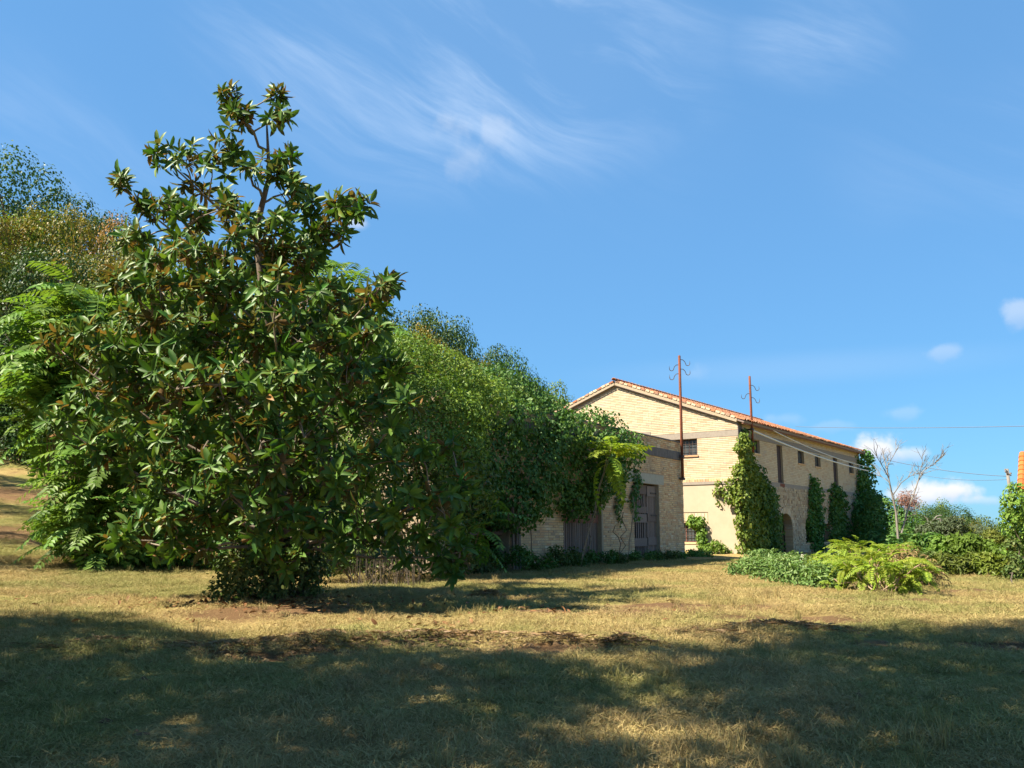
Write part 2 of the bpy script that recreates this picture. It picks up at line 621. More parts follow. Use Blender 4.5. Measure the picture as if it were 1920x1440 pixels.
M['tile_bright'] = piece_mat('tile_bright', [(0, (.40, .115, .03)), (.5, (.46, .14, .035)), (1, (.34, .09, .028))], grain=20, grain_amt=.25)
M['wood_grey'] = piece_mat('wood_grey', [(0, (.17, .125, .105)), (.5, (.22, .17, .145)), (1, (.13, .095, .08))], grain=35, grain_amt=.5)
M['wood_red'] = piece_mat('wood_red', [(0, (.16, .07, .05)), (.6, (.19, .09, .065)), (1, (.12, .06, .05))], grain=30, grain_amt=.5)
M['wood_dark'] = piece_mat('wood_dark', [(0, (.055, .04, .045)), (1, (.075, .055, .055))], grain=30, grain_amt=.4)
M['rust'] = piece_mat('rust', [(0, (.17, .055, .03)), (1, (.21, .07, .035))], grain=14, grain_amt=.7, stain=(4.0, .6, (.07, .035, .03)), rough=.8)
M['iron'] = piece_mat('iron', [(0, (.07, .055, .05)), (1, (.10, .07, .06))], grain=20, grain_amt=.5, rough=.6)
M['cable_white'] = piece_mat('cable_white', [(0, (.62, .60, .56)), (1, (.66, .64, .60))], grain=10, grain_amt=.2, rough=.6)
M['cable_dark'] = piece_mat('cable_dark', [(0, (.11, .14, .20)), (1, (.12, .15, .21))], grain=10, grain_amt=.2, rough=.6)
M['bark'] = piece_mat('bark', [(0, (.20, .165, .13)), (1, (.26, .215, .17))], grain=9, grain_amt=.55, bump=.6)
M['bark_dark'] = piece_mat('bark_dark', [(0, (.10, .08, .06)), (1, (.13, .10, .075))], grain=9, grain_amt=.5, bump=.6)
M['deadwood'] = piece_mat('deadwood', [(0, (.17, .15, .135)), (1, (.21, .19, .17))], grain=6, grain_amt=.35)
M['twig'] = piece_mat('twig', [(0, (.24, .17, .11)), (1, (.30, .22, .15))], grain=9, grain_amt=.4)
M['white_stone'] = piece_mat('white_stone', [(0, (.36, .33, .30)), (1, (.40, .37, .34))], grain=6, grain_amt=.4)
gl, t, p, o = new_mat('old_glass')
p.inputs['Base Color'].default_value = (.06, .07, .075, 1)
p.inputs['Roughness'].default_value = .18
p.inputs['Specular IOR Level'].default_value = .5
M['glass'] = gl
M['magnolia'] = leaf_mat('magnolia_leaf', [(0, (.032, .088, .015)), (.40, (.054, .135, .022)), (.72, (.090, .185, .030)), (.90, (.14, .23, .04)), (.97, (.24, .17, .045)), (1, (.30, .16, .05))], rough=.46, trans=.26, spec=.24,
                         under=[(0, (.085, .095, .034)), (.6, (.10, .085, .032)), (.8, (.16, .09, .034)), (1, (.21, .12, .045))], nscale=2.6, var=.45)
M['ailanthus'] = leaf_mat('ailanthus_leaf', [(0, (.085, .160, .030)), (.5, (.12, .21, .038)), (.85, (.165, .26, .05)), (1, (.23, .29, .06))], trans=.34, rough=.45)
M['ailanthus_bright'] = leaf_mat('ailanthus_bright_leaf', [(0, (.13, .20, .025)), (.5, (.19, .26, .03)), (1, (.27, .31, .045))], trans=.38, rough=.45)
M['ivy'] = leaf_mat('ivy_leaf', [(0, (.034, .088, .018)), (.45, (.056, .13, .025)), (.8, (.10, .18, .034)), (1, (.18, .24, .05))], trans=.24, rough=.5, spec=.2)
M['ivy_light'] = leaf_mat('ivy_light_leaf', [(0, (.075, .140, .022)), (.5, (.125, .205, .032)), (.85, (.19, .26, .042)), (1, (.26, .28, .06))], trans=.28, rough=.5, spec=.2)
M['oak'] = leaf_mat('oak_leaf', [(0, (.024, .060, .018)), (.5, (.040, .088, .024)), (1, (.075, .125, .032))], trans=.22, nscale=.5)
M['olive_green'] = leaf_mat('olive_green_leaf', [(0, (.060, .082, .018)), (.5, (.090, .115, .022)), (1, (.16, .165, .03))], trans=.26, nscale=.4)
M['ochre'] = leaf_mat('ochre_leaf', [(0, (.085, .085, .018)), (.5, (.15, .125, .022)), (.8, (.19, .135, .028)), (1, (.21, .10, .03))], trans=.26, nscale=.4)
M['russet'] = leaf_mat('russet_leaf', [(0, (.15, .10, .03)), (.5, (.25, .14, .045)), (1, (.30, .15, .06))], trans=.26, nscale=.4)
M['lime'] = leaf_mat('lime_leaf', [(0, (.085, .135, .022)), (.5, (.13, .18, .028)), (1, (.19, .21, .035))], trans=.3, nscale=.4)
M['grey_green'] = leaf_mat('grey_green_leaf', [(0, (.055, .082, .042)), (.5, (.085, .115, .058)), (1, (.13, .155, .080))], trans=.22, nscale=.5)
M['weed_silver'] = leaf_mat('weed_silver_leaf', [(0, (.07, .13, .035)), (.5, (.12, .20, .055)), (.85, (.20, .27, .10)), (1, (.30, .34, .17))], trans=.22, nscale=2)
M['bramble'] = leaf_mat('bramble_leaf', [(0, (.04, .070, .020)), (.5, (.075, .115, .030)), (.85, (.13, .15, .045)), (1, (.18, .10, .045))], trans=.22, nscale=2)
M['dry'] = leaf_mat('dry_leaf', [(0, (.16, .10, .05)), (.5, (.24, .16, .08)), (1, (.34, .25, .13))], trans=.15, nscale=2)
M['pink'] = leaf_mat('pink_leaf', [(0, (.30, .17, .13)), (1, (.42, .27, .21))], trans=.2)
M['fallen'] = leaf_mat('fallen_leaf', [(0, (.12, .055, .025)), (.6, (.19, .092, .038)), (1, (.27, .16, .08))], trans=.05, rough=.6)


# ------------------------------------------------------------------ walls, bricks
class Face:
    """a vertical wall face: s along it, z up, out along its normal"""
    def __init__(f, origin, along, normal):
        f.o = np.array([origin[0], origin[1], 0.0])
        f.a = np.array([along[0], along[1], 0.0])
        f.n = np.array([normal[0], normal[1], 0.0])
        f.flip = np.cross(f.a, [0, 0, 1.0]) @ f.n < 0

    def p(f, s, z, out=0.0):
        return f.o + f.a * s + np.array([0, 0, z]) + f.n * out

    def pts(f, szo):
        szo = np.asarray(szo, float)
        v = f.o + szo[:, :1] * f.a + szo[:, 2:3] * f.n
        v[:, 2] += szo[:, 1]
        return v

    def box(f, mb, s0, s1, z0, z1, o0, o1):
        c = [(s0, z0, o0), (s1, z0, o0), (s1, z1, o0), (s0, z1, o0), (s0, z0, o1), (s1, z0, o1), (s1, z1, o1), (s0, z1, o1)]
        q = np.array([(0, 3, 2, 1), (4, 5, 6, 7), (0, 1, 5, 4), (1, 2, 6, 5), (2, 3, 7, 6), (3, 0, 4, 7)])
        mb.add(f.pts(c), [q[:, ::-1] if f.flip else q])

    def at(f, px, py, out=0.0):
        """(s, z) where a pixel's ray meets this face moved outward"""
        r = pray(px, py)
        o = f.o + f.n * out
        e = np.array([0, 0, EYE])
        k = ((o - e) @ f.n) / (r @ f.n)
        w = e + r * k
        return (w - o) @ f.a, w[2]


def wall_sheet(mb, F, s0, s1, z0, z1, holes, depth=.3):
    """wall surface with rectangular openings and their reveals"""
    S = sorted({s0, s1, *[h[i] for h in holes for i in (0, 1)]})
    Z = sorted({z0, z1, *[h[i] for h in holes for i in (2, 3)]})
    for a, b in zip(S[:-1], S[1:]):
        for c, d in zip(Z[:-1], Z[1:]):
            m, n = (a + b) / 2, (c + d) / 2
            if any(h[0] < m < h[1] and h[2] < n < h[3] for h in holes):
                continue
            mb.add(F.pts([(a, c, 0), (b, c, 0), (b, d, 0), (a, d, 0)]), [np.array([[0, 1, 2, 3]])])
    for (a, b, c, d) in holes:
        for q in ([(a, c, 0), (a, d, 0), (a, d, -depth), (a, c, -depth)], [(b, c, 0), (b, d, 0), (b, d, -depth), (b, c, -depth)],
                  [(a, d, 0), (b, d, 0), (b, d, -depth), (a, d, -depth)], [(a, c, 0), (b, c, 0), (b, c, -depth), (a, c, -depth)]):
            mb.add(F.pts(q), [np.array([[0, 1, 2, 3]])])


def lay(s0, s1, z0, z1, holes, course=.086, length=.31, joint=.018, top=None, jitter=.0, vary=0.0):
    """bricks (s, z, len, h) in courses, stepping round openings; top(s) limits the height"""
    outl = []
    z = z0
    k = 0
    while z < z1 - .02:
        h = course * (1 + vary * rng.uniform(-.5, .9))
        zm = z + h / 2
        iv = [(s0, s1)]
        for (a, b, c, d) in holes:
            if c - .01 < zm < d + .01:
                nv = []
                for (u, v) in iv:
                    if b <= u or a >= v:
                        nv.append((u, v))
                    else:
                        if a > u:
                            nv.append((u, a))
                        if b < v:
                            nv.append((b, v))
                iv = nv
        for (u, v) in iv:
            s = u + (.5 * length if k % 2 else 0) * (u == s0)
            if s > u + .05 and (top is None or z + h < min(top(u), top(s))):
                outl.append((u, z, s - u - joint * .25, h - joint))
            while s < v - .04:
                ln = length * (1 + vary * rng.uniform(-.8, 1.3)) if vary else (length if rng.random() > .16 else length * .5)
                e = min(s + ln, v)
                if v - e < .06:
                    e = v
                if top is None or z + h < min(top(s), top(e)):
                    outl.append((s, z, e - s - joint * .25, h - joint))
                s = e
        z += h
        k += 1
    return outl


BRICK_Q = np.array([(4, 5, 6, 7), (0, 1, 5, 4), (1, 2, 6, 5), (2, 3, 7, 6), (3, 0, 4, 7)])


def put_bricks(F, bricks, mat, parent, name, many_name, pick, proud=(.006, .020), seat=-.03):
    """the picked bricks become parts that share a few meshes; the others one joined part"""
    tot = list(range(len(bricks)))
    chosen = set(sorted(tot, key=lambda i: pick(bricks[i]))[:300])
    mb = MB()
    o3 = np.array(parent.location)
    unit = []
    for k in range(6):
        m0 = MB()
        j = rng.uniform(-.03, .03, (8, 3)) * np.array([.35, .8, .5])
        v = np.array([(0, 0, 0), (1, 0, 0), (1, 1, 0), (0, 1, 0), (0, 0, 1), (1, 0, 1), (1, 1, 1), (0, 1, 1)], float) + j
        m0.add(v, [BRICK_Q[:, ::-1] if F.flip else BRICK_Q])
        me = m0.mesh(name)
        me.materials.append(mat)
        unit.append(me)
    for i, (s, z, ln, h) in enumerate(bricks):
        pr = rng.uniform(*proud)
        if i in chosen:
            org = F.p(s, z, seat) - o3
            mt = Matrix(((F.a[0] * ln, 0, F.n[0] * (pr - seat), org[0]), (F.a[1] * ln, 0, F.n[1] * (pr - seat), org[1]), (0, h, 0, org[2]), (0, 0, 0, 1)))
            linked(name, unit[i % 6], parent, mt)
        else:
            jj = rng.uniform(-.004, .004, 8)
            c = [(s + jj[0], z, seat), (s + ln, z, seat), (s + ln, z + h, seat), (s, z + h, seat),
                 (s + jj[0], z + jj[1], pr), (s + ln + jj[2], z + jj[3], pr), (s + ln + jj[2], z + h + jj[4], pr + jj[5]), (s + jj[0], z + h + jj[6], pr)]
            mb.add(F.pts(c), [BRICK_Q[:, ::-1] if F.flip else BRICK_Q])
    ob = mb.build(many_name, mat, parent)
    ob['kind'] = 'stuff'
    return ob


def part_box(F, name, mat, parent, s0, s1, z0, z1, o0, o1):
    mb = MB()
    F.box(mb, s0, s1, z0, z1, o0, o1)
    return mb.build(name, mat, parent)


# ------------------------------------------------------------------ farmhouse
FLEN, FWID = 20.6, 12.96
Z0, ZE, ZR = -0.6, 6.80, 9.18
house = thing('farmhouse', 'long two storey abandoned farmhouse of pale brick with red tiled gable roof', 'farmhouse', (FC[0], FC[1], .5))
FA = Face(FC, FF, FN)                               # long side
GA = Face(FC, FL, -FF)                              # gable end
wins = [(1.70, 2.75, 5.47, 6.12), (8.42, 9.45, 5.37, 6.08), (11.35, 12.38, 5.37, 6.08), (18.1, 19.15, 5.35, 6.06)]
slots = [(5.14, 5.98, 4.17, 6.12), (14.78, 15.68, 4.17, 6.10)]
lows = [(9.05, 10.4, 1.10, 2.28), (12.15, 13.45, 1.12, 2.22), (15.9, 17.1, 1.12, 2.22)]
ARCH = (5.05, 6.95, .35, 1.92, 2.62)                # s0 s1 bottom spring crown
arch_hole = (ARCH[0], ARCH[1], ARCH[2], ARCH[4])
mb = MB()
wall_sheet(mb, FA, 0, FLEN, Z0, ZE, wins + slots + lows + [arch_hole], .42)
fw = mb.build('wall', M['mortar'], house)
gwin = (2.07, 3.55, 5.33, 6.12)
glow = (2.12, 3.6, 1.18, 2.10)
mb = MB()
wall_sheet(mb, GA, 0, FWID, Z0, ZE, [gwin, glow], .3)
mb.add(GA.pts([(0, ZE, 0), (FWID, ZE, 0), (FWID / 2, ZR, 0)]), [np.array([[0, 1, 2]])])
mb.build('wall', M['mortar'], house)
mb = MB()                                           # the two walls out of sight
BK = Face(FC + FL * FWID, FF, FL)
BG = Face(FC + FF * FLEN, FL, FF)
wall_sheet(mb, BK, 0, FLEN, Z0, ZE, [])
wall_sheet(mb, BG, 0, FWID, Z0, ZE, [])
mb.add(BG.pts([(0, ZE, 0), (FWID, ZE, 0), (FWID / 2, ZR, 0)]), [np.array([[0, 1, 2]])])
mb.build('wall', M['mortar'], house)


def rake(s):
    return ZE - .05 + (ZR - ZE) * (1 - abs(s - FWID / 2) / (FWID / 2))


band_lo, band_hi = (3.92, 4.15), (6.14, 6.42)
gb = lay(0.0, 9.8, 4.16, 6.13, [gwin]) + lay(0.0, 9.8, 6.44, ZR - .1, [(4.55, 6.4, 6.4, 6.62)], top=rake)
put_bricks(GA, gb, M['brick_pale'], house, 'brick', 'brick_courses', lambda b: abs(b[0] - 1.2) * .7 + abs(b[1] - 5.2), proud=(.008, .013))
fb = lay(0.0, FLEN, 4.16, 6.13, wins + slots) + lay(0.0, FLEN, 6.43, 6.76, [])
mbf = MB()
for (s, z, ln, h) in fb:
    pr = rng.uniform(.008, .013)
    FA.box(mbf, s, s + ln, z, z + h, -.03, pr)
mbf.build('brick_courses', M['brick_pale'], house)['kind'] = 'stuff'
sb = lay(0.0, FLEN, Z0, 3.90, lows + [arch_hole], course=.115, length=.22, joint=.016, vary=.6)
put_bricks(FA, sb, M['stone'], house, 'stone', 'rubble_stones', lambda b: abs(b[0] - 7.4) + .5 * abs(b[1] - 2.2), proud=(.005, .05))
# spandrels and voussoirs of the arched doorway
mb = MB()
n = 14
rx = (ARCH[1] - ARCH[0]) / 2
rz = ARCH[4] - ARCH[3]
cs = (ARCH[0] + ARCH[1]) / 2
ang = np.linspace(math.pi, 0, n + 1)
for i in range(n):
    a0, a1 = ang[i], ang[i + 1]
    sA, sB = cs + rx * math.cos(a0), cs + rx * math.cos(a1)
    zA, zB = ARCH[3] + rz * math.sin(a0), ARCH[3] + rz * math.sin(a1)
    mb.add(FA.pts([(sA, zA, .004), (sB, zB, .004), (sB, ARCH[4] + .01, .004), (sA, ARCH[4] + .01, .004)]), [np.array([[0, 1, 2, 3]])])
    mb.add(FA.pts([(sA, zA, .004), (sB, zB, .004), (sB, zB, -.42), (sA, zA, -.42)]), [np.array([[0, 1, 2, 3]])])
mb.build('arch_soffit', M['mortar'], house)
m0 = None
for i in range(15):
    a = math.pi * (i + .5) / 15
    mb = MB()
    w = math.pi * .5 / 15 * .84
    c = []
    for (rr, oo) in ((1.0, -.05), (1.0, .045), (1.32, .045), (1.32, -.05)):
        for da in (w, -w):
            c.append((cs + rx * rr * math.cos(a + da), ARCH[3] + (rz + (rr - 1) * rx) * math.sin(a + da) - 0.0, oo))
    v = FA.pts(c)
    mb.add(v, [np.array([(0, 1, 3, 2), (2, 3, 5, 4), (4, 5, 7, 6), (0, 2, 4, 6)]), np.array([(7, 5, 3, 1)])])
    mb.build('arch_brick', M['brick_pale'], house)
for z_ in (ARCH[3] - .06,):
    for (a, b) in ((ARCH[0] - .28, ARCH[0] + .02), (ARCH[1] - .02, ARCH[1] + .28)):
        part_box(FA, 'impost', M['stone'], house, a, b, z_ - .05, z_ + .05, -.3, .06)
# brick jamb of the doorway on the visible side
jb = MB()
for k in range(20):
    z_ = .37 + k * .078
    jb_ = MB()
    FA.box(jb_, ARCH[1] - .012, ARCH[1] + .02, z_, z_ + .066, -.40 + (.02 if k % 2 else 0), .03)
    jb_.build('jamb_brick', M['brick_ochre'], house)
dl = MB()
for k in range(6):
    FA.box(dl, ARCH[0] + .02 + k * .175, ARCH[0] + .185 + k * .175, .40, 2.0, -.36, -.31)
door = dl.build('door', M['wood_red'], house)
door['label'] = 'brown plank leaf of the arched doorway standing shut'
part_box(FA, 'door_post', M['wood_red'], house, ARCH[0] + 1.12, ARCH[0] + 1.24, .36, 2.05, -.38, -.26)
part_box(FA, 'threshold', M['stone'], house, ARCH[0] - .1, ARCH[1] + .1, .25, .37, -.4, .08)
# concrete bands
part_box(FA, 'concrete_band', M['concrete'], house, 0.0, FLEN, band_lo[0], band_lo[1], -.02, .035)
part_box(FA, 'concrete_band', M['concrete'], house, 0.0, FLEN, band_hi[0], band_hi[1], -.02, .026)
part_box(GA, 'concrete_band', M['concrete'], house, -.012, 5.0, band_hi[0], band_hi[1], -.02, .013)
part_box(GA, 'concrete_band', M['concrete'], house, 4.55, 6.4, band_hi[1] - .02, 6.60, -.02, .028)
# gable: string course, plaster, brick patch over the lower window
part_box(GA, 'string_course', M['concrete'], house, -.03, FWID, 3.90, 4.03, -.02, .06)
gs = MB()
for k in range(60):
    GA.box(gs, .01 + k * .14, .01 + k * .14 + .125, 4.035, 4.155, -.02, .03 + rng.uniform(0, .012))
gs.build('brick_header_course', M['brick_ochre'], house)['kind'] = 'stuff'
mb = MB()
pl = [glow, (1.62, 4.1, 2.10, 2.60)]
S = sorted({0.0, FWID, *[h[i] for h in pl for i in (0, 1)]})
Zs = sorted({Z0, 3.895, *[h[i] for h in pl for i in (2, 3)]})
for a, b in zip(S[:-1], S[1:]):
    for c_, d_ in zip(Zs[:-1], Zs[1:]):
        m_, n_ = (a + b) / 2, (c_ + d_) / 2
        if not any(h[0] < m_ < h[1] and h[2] < n_ < h[3] for h in pl):
            mb.add(GA.pts([(a, c_, .024), (b, c_, .024), (b, d_, .024), (a, d_, .024)]), [np.array([[0, 1, 2, 3]])])
for h in pl:
    a, b, c_, d_ = h
    for q in ([(a, c_), (a, d_)], [(b, c_), (b, d_)], [(a, d_), (b, d_)], [(a, c_), (b, c_)]):
        mb.add(GA.pts([(q[0][0], q[0][1], .024), (q[1][0], q[1][1], .024), (q[1][0], q[1][1], -.01), (q[0][0], q[0][1], -.01)]), [np.array([[0, 1, 2, 3]])])
mb.build('plaster', M['plaster'], house)
for k in range(14):
    mb = MB()
    a = 1.66 + k * .168
    GA.box(mb, a, a + .15, 2.13 + .05 * math.sin(k / 13 * math.pi), 2.55, -.02, rng.uniform(.012, .02))
    mb.build('lintel_brick', M['brick_pale'], house)


def window(F, h, depth, parent, bars=0, mull=1, frame_mat='wood_dark', sill=True, glass=True):
    a, b, c, d = h
    mb = MB()
    w = .05
    F.box(mb, a + .003, a + w, c + .003, d - .003, -depth, -depth + .05)
    F.box(mb, b - w, b - .003, c + .003, d - .003, -depth, -depth + .05)
    F.box(mb, a + w, b - w, c + .003, c + w, -depth, -depth + .05)
    F.box(mb, a + w, b - w, d - w, d - .003, -depth, -depth + .05)
    for k in range(mull):
        m = a + (b - a) * (k + 1) / (mull + 1)
        F.box(mb, m - .025, m + .025, c + w, d - w, -depth + .002, -depth + .048)
    wi = mb.build('window', M[frame_mat], parent)
    if glass:
        for k in range(mull + 1):
            g0 = MB()
            u0 = a + (b - a) * k / (mull + 1) + (w if k == 0 else .025)
            u1 = a + (b - a) * (k + 1) / (mull + 1) - (w if k == mull else .025)
            F.box(g0, u0, u1, c + w, d - w, -depth + .02, -depth + .026)
            g0.build('pane', M['glass'], wi)
    for k in range(bars):
        g0 = MB()
        m = a + (b - a) * (k + .5) / bars
        tube(g0, F.pts([(m, c, -depth + .13), (m, d, -depth + .13)]), .011, 5)
        g0.build('bar', M['iron'], wi)
    if bars:
        for zz in (c + (d - c) * .35, c + (d - c) * .7):
            g0 = MB()
            tube(g0, F.pts([(a, zz, -depth + .13), (b, zz, -depth + .13)]), .012, 5)
            g0.build('bar', M['iron'], wi)
    if sill:
        g0 = MB()
        F.box(g0, a - .05, b + .05, c - .075, c - .003, -depth + .06, .055)
        g0.build('sill', M['brick_ochre'], wi)
    return wi


for h in wins:
    window(FA, h, .17, house)
for h in lows:
    window(FA, h, .36, house, sill=True)
for h in slots:
    w = window(FA, h, .15, house, mull=0, sill=False, glass=False)
    mb = MB()
    for k in range(4):
        a = h[0] + .055 + k * (h[1] - h[0] - .11) / 4
        FA.box(mb, a, a + (h[1] - h[0] - .11) / 4 - .008, h[2] + .05, h[3] - .05, -.14, -.112)
    mb.build('shutter', M['wood_dark'], w)
part_box(FA, 'rust_stain_slab', M['rust'], house, 5.35, 6.05, 3.935, 4.14, .03, .0365)
window(GA, gwin, .22, house, bars=8, mull=2)
window(GA, glow, .22, house, bars=9, mull=1, frame_mat='wood_red')
# corner quoin of dark plaster under the eave
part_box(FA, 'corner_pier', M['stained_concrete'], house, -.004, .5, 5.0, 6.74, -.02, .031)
# roof: two slabs, tiles one by one, verges
OV = .42
slope = math.atan2(ZR - ZE, FWID / 2)
RZ = ZR + .16


def roofp(s, t, side, lift=0.0):
    """s along the ridge, t down the slope from the ridge"""
    half = FWID / 2
    l = half - side * t * math.cos(slope)            # side +1: towards the long side
    z = RZ - t * math.sin(slope)
    q = FC + FF * s + FL * l
    nx_ = side * math.sin(slope)
    return np.array([q[0] - FL[0] * nx_ * lift, q[1] - FL[1] * nx_ * lift, z + lift * math.cos(slope)])


TL = FWID / 2 / math.cos(slope) + OV
mb = MB()
for side in (1, -1):
    v = [roofp(s, t_, side, l_) for l_ in (-.10, 0) for (s, t_) in ((-.12, 0), (FLEN + .2, 0), (FLEN + .2, TL), (-.12, TL))]
    mb.add(v, [np.array([(0, 1, 2, 3), (4, 7, 6, 5), (0, 4, 5, 1), (1, 5, 6, 2), (2, 6, 7, 3), (3, 7, 4, 0)])])
roof = mb.build('roof', M['wood_grey'], house)


def tile_mesh(name, mat, r=.105, L=.46):
    m0 = MB()
    th = np.linspace(0, math.pi, 6)
    v = []
    for (yy, sc, lf) in ((0, .88, .012), (L, 1.0, .030)):
        for q in th:
            v.append((math.cos(q) * r * sc, yy, math.sin(q) * r * .75 * sc + lf))
    for q in th:
        v.append((math.cos(q) * r * .86, L, math.sin(q) * r * .60 + .022))
    f = [(i, i + 1, i + 7, i + 6) for i in range(5)] + [(i + 6, i + 7, i + 13, i + 12) for i in range(5)]
    m0.add(v, [np.array(f)])
    me = m0.mesh(name, smooth=False)
    me.materials.append(mat)
    return m0, me


tm, tile_me = tile_mesh('roof_tile', M['tile'])
tv = np.concatenate(tm.v)
tf = [np.concatenate(tm.f)]
roof_o = np.array(house.location)
mb = MB()
nrow = int(TL / .40)
ncol = int((FLEN + .3) / .215)
single = 0
for side in (1, -1):
    dn = nrm(roofp(0, 1, side) - roofp(0, 0, side))
    al = np.array([FF[0], FF[1], 0]) * (1 if side == 1 else -1)
    up_ = np.cross(al, dn)
    if up_[2] < 0:
        al, up_ = -al, -up_
    Rm0 = np.stack([al, dn, up_], -1)
    for j in range(nrow + 1):
        for i in range(ncol):
            t0 = TL - .43 - j * .40 + rng.uniform(-.015, .015)
            if t0 < -.1:
                continue
            pos = roofp(-.06 + i * .215 + rng.uniform(-.01, .01), t0, side, rng.uniform(.0, .014))
            tw = rng.uniform(-.04, .04)
            Rm = Rm0 @ np.array([[math.cos(tw), -math.sin(tw), 0], [math.sin(tw), math.cos(tw), 0], [0, 0, 1]])
            if side == 1 and (j < 2 or i < 2) and single < 300:
                single += 1
                q = pos - roof_o
                linked('roof_tile', tile_me, roof, Matrix([[*Rm[0], q[0]], [*Rm[1], q[1]], [*Rm[2], q[2]], [0, 0, 0, 1]]))
            else:
                scatter(mb, (tv, tf), pos[None], Rm[None], np.ones(1))
for i in range(int(FLEN / .38) + 1):                 # ridge tiles
    pos = roofp(-.1 + i * .38, 0, 1, .05)
    Rm = np.stack([np.array([FL[0], FL[1], 0]), np.array([FF[0], FF[1], 0]) * -1, np.array([0, 0, 1.0])], -1)
    scatter(mb, (tv, tf), (pos + np.array([FF[0], FF[1], 0]) * .4)[None], Rm[None], np.array([1.25]))
mb.build('roof_tile_field', M['tile'], roof)['kind'] = 'stuff'
# verge: a course of bricks and mortar under the tile ends on the gable
for side in (1, -1):
    mb = MB()
    v = [roofp(s, t_, side, l_) for l_ in (-.17, -.015) for (s, t_) in ((-.14, .0), (.02, .0), (.02, TL - .36), (-.14, TL - .36))]
    mb.add(v, [np.array([(0, 1, 2, 3), (4, 7, 6, 5), (0, 4, 5, 1), (1, 5, 6, 2), (2, 6, 7, 3), (3, 7, 4, 0)])])
    mb.build('verge', M['mortar'], house)
    for k in range(26):
        mb = MB()
        t0 = .06 + k * (TL - .5) / 26
        v = [roofp(s, t_, side, l_) for l_ in (-.015, .075 + rng.uniform(-.02, .02)) for (s, t_) in ((-.17, t0), (.0, t0), (.0, t0 + .21), (-.17, t0 + .21))]
        mb.add(v, [np.array([(0, 1, 2, 3), (4, 7, 6, 5), (0, 4, 5, 1), (1, 5, 6, 2), (2, 6, 7, 3), (3, 7, 4, 0)])])
        mb.build('verge_tile', M['tile'] if k % 3 == 0 else M['brick_pale'], house)
    mb = MB()
    tube(mb, [roofp(-.155, .1, side, -.19), roofp(-.155, TL - 1.5, side, -.19)], .022, 5)
    mb.build('verge_cable', M['iron'], house)
# gutter board under the eave
mb = MB()
v = [roofp(s, t_, 1, l_) for l_ in (-.17, -.105) for (s, t_) in ((-.1, TL - .10), (FLEN + .15, TL - .10), (FLEN + .15, TL - .02), (-.1, TL - .02))]
mb.add(v, [np.array([(0, 1, 2, 3), (4, 7, 6, 5), (0, 4, 5, 1), (1, 5, 6, 2), (2, 6, 7, 3), (3, 7, 4, 0)])])
mb.build('eave_board', M['wood_red'], house)

# ------------------------------------------------------------------ low brick barn
KC = np.array([7.0865, 37.8])
KF = np.array([0.53112, 0.84729])
KN = np.array([0.84729, -0.53112])
KB = -KN
SL = 17.0
barn = thing('brick_barn', 'low flat roofed barn of ochre brick with slatted wooden doors, half buried in ivy', 'barn', (KC[0], KC[1], .5))
LA = Face(KC, -KF, KN)                              # s runs from the far right corner towards the camera
dr = (2.56, 4.93, .45, 3.47)
gt = (7.62, 10.29, .45, 3.2)
op = (13.5, 16.2, .45, 2.7)
ZT = 5.30
mb = MB()
wall_sheet(mb, LA, 0, SL, Z0, ZT, [dr, gt, op], .35)
mb.build('wall', M['mortar_dark'], barn)
mb = MB()
for (o_, a_, n_, l_) in ((KC, KB, KF, 8.0), (KC - KF * SL, KB, -KF, 8.0), (KC + KB * 8, -KF, KB, SL)):
    f_ = Face(o_, a_, n_)
    f_.box(mb, 0.0, l_, Z0, ZT, -.3, 0)
mb.build('wall', M['mortar_dark'], barn)
mb = MB()
q = [KC - KN * .01, KC - KF * SL - KN * .01, KC - KF * SL + KB * 8, KC + KB * 8]
v = [(a[0], a[1], z_) for z_ in (4.9, 5.05) for a in q]
mb.add(v, [np.array([(0, 1, 2, 3), (4, 7, 6, 5), (0, 4, 5, 1), (1, 5, 6, 2), (2, 6, 7, 3), (3, 7, 4, 0)])])
mb.build('roof', M['stained_concrete'], barn)
band = (4.58, 4.92)
lint = (2.05, 5.35, 3.47, 3.86)
bl = lay(0.0, SL, Z0 + .9, 4.57, [dr, gt, op, lint], course=.078, length=.27) + lay(0.0, SL, 4.93, ZT - .02, [], course=.078)
put_bricks(LA, bl, M['brick_ochre'], barn, 'brick', 'brick_courses', lambda b: (abs(b[0] - 1.3) * .8 + .5 * abs(b[1] - 2.3)), proud=(.004, .022))
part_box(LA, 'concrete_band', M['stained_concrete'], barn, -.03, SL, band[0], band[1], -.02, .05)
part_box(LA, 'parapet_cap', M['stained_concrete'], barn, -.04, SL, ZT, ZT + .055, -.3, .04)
part_box(LA, 'lintel', M['lintel'], barn, lint[0], lint[1], lint[2] + .003, lint[3] - .01, -.2, .02)
part_box(LA, 'door_frame', M['mortar'], barn, gt[0] - .13, gt[0] - .002, .4, 2.9, -.2, .026)


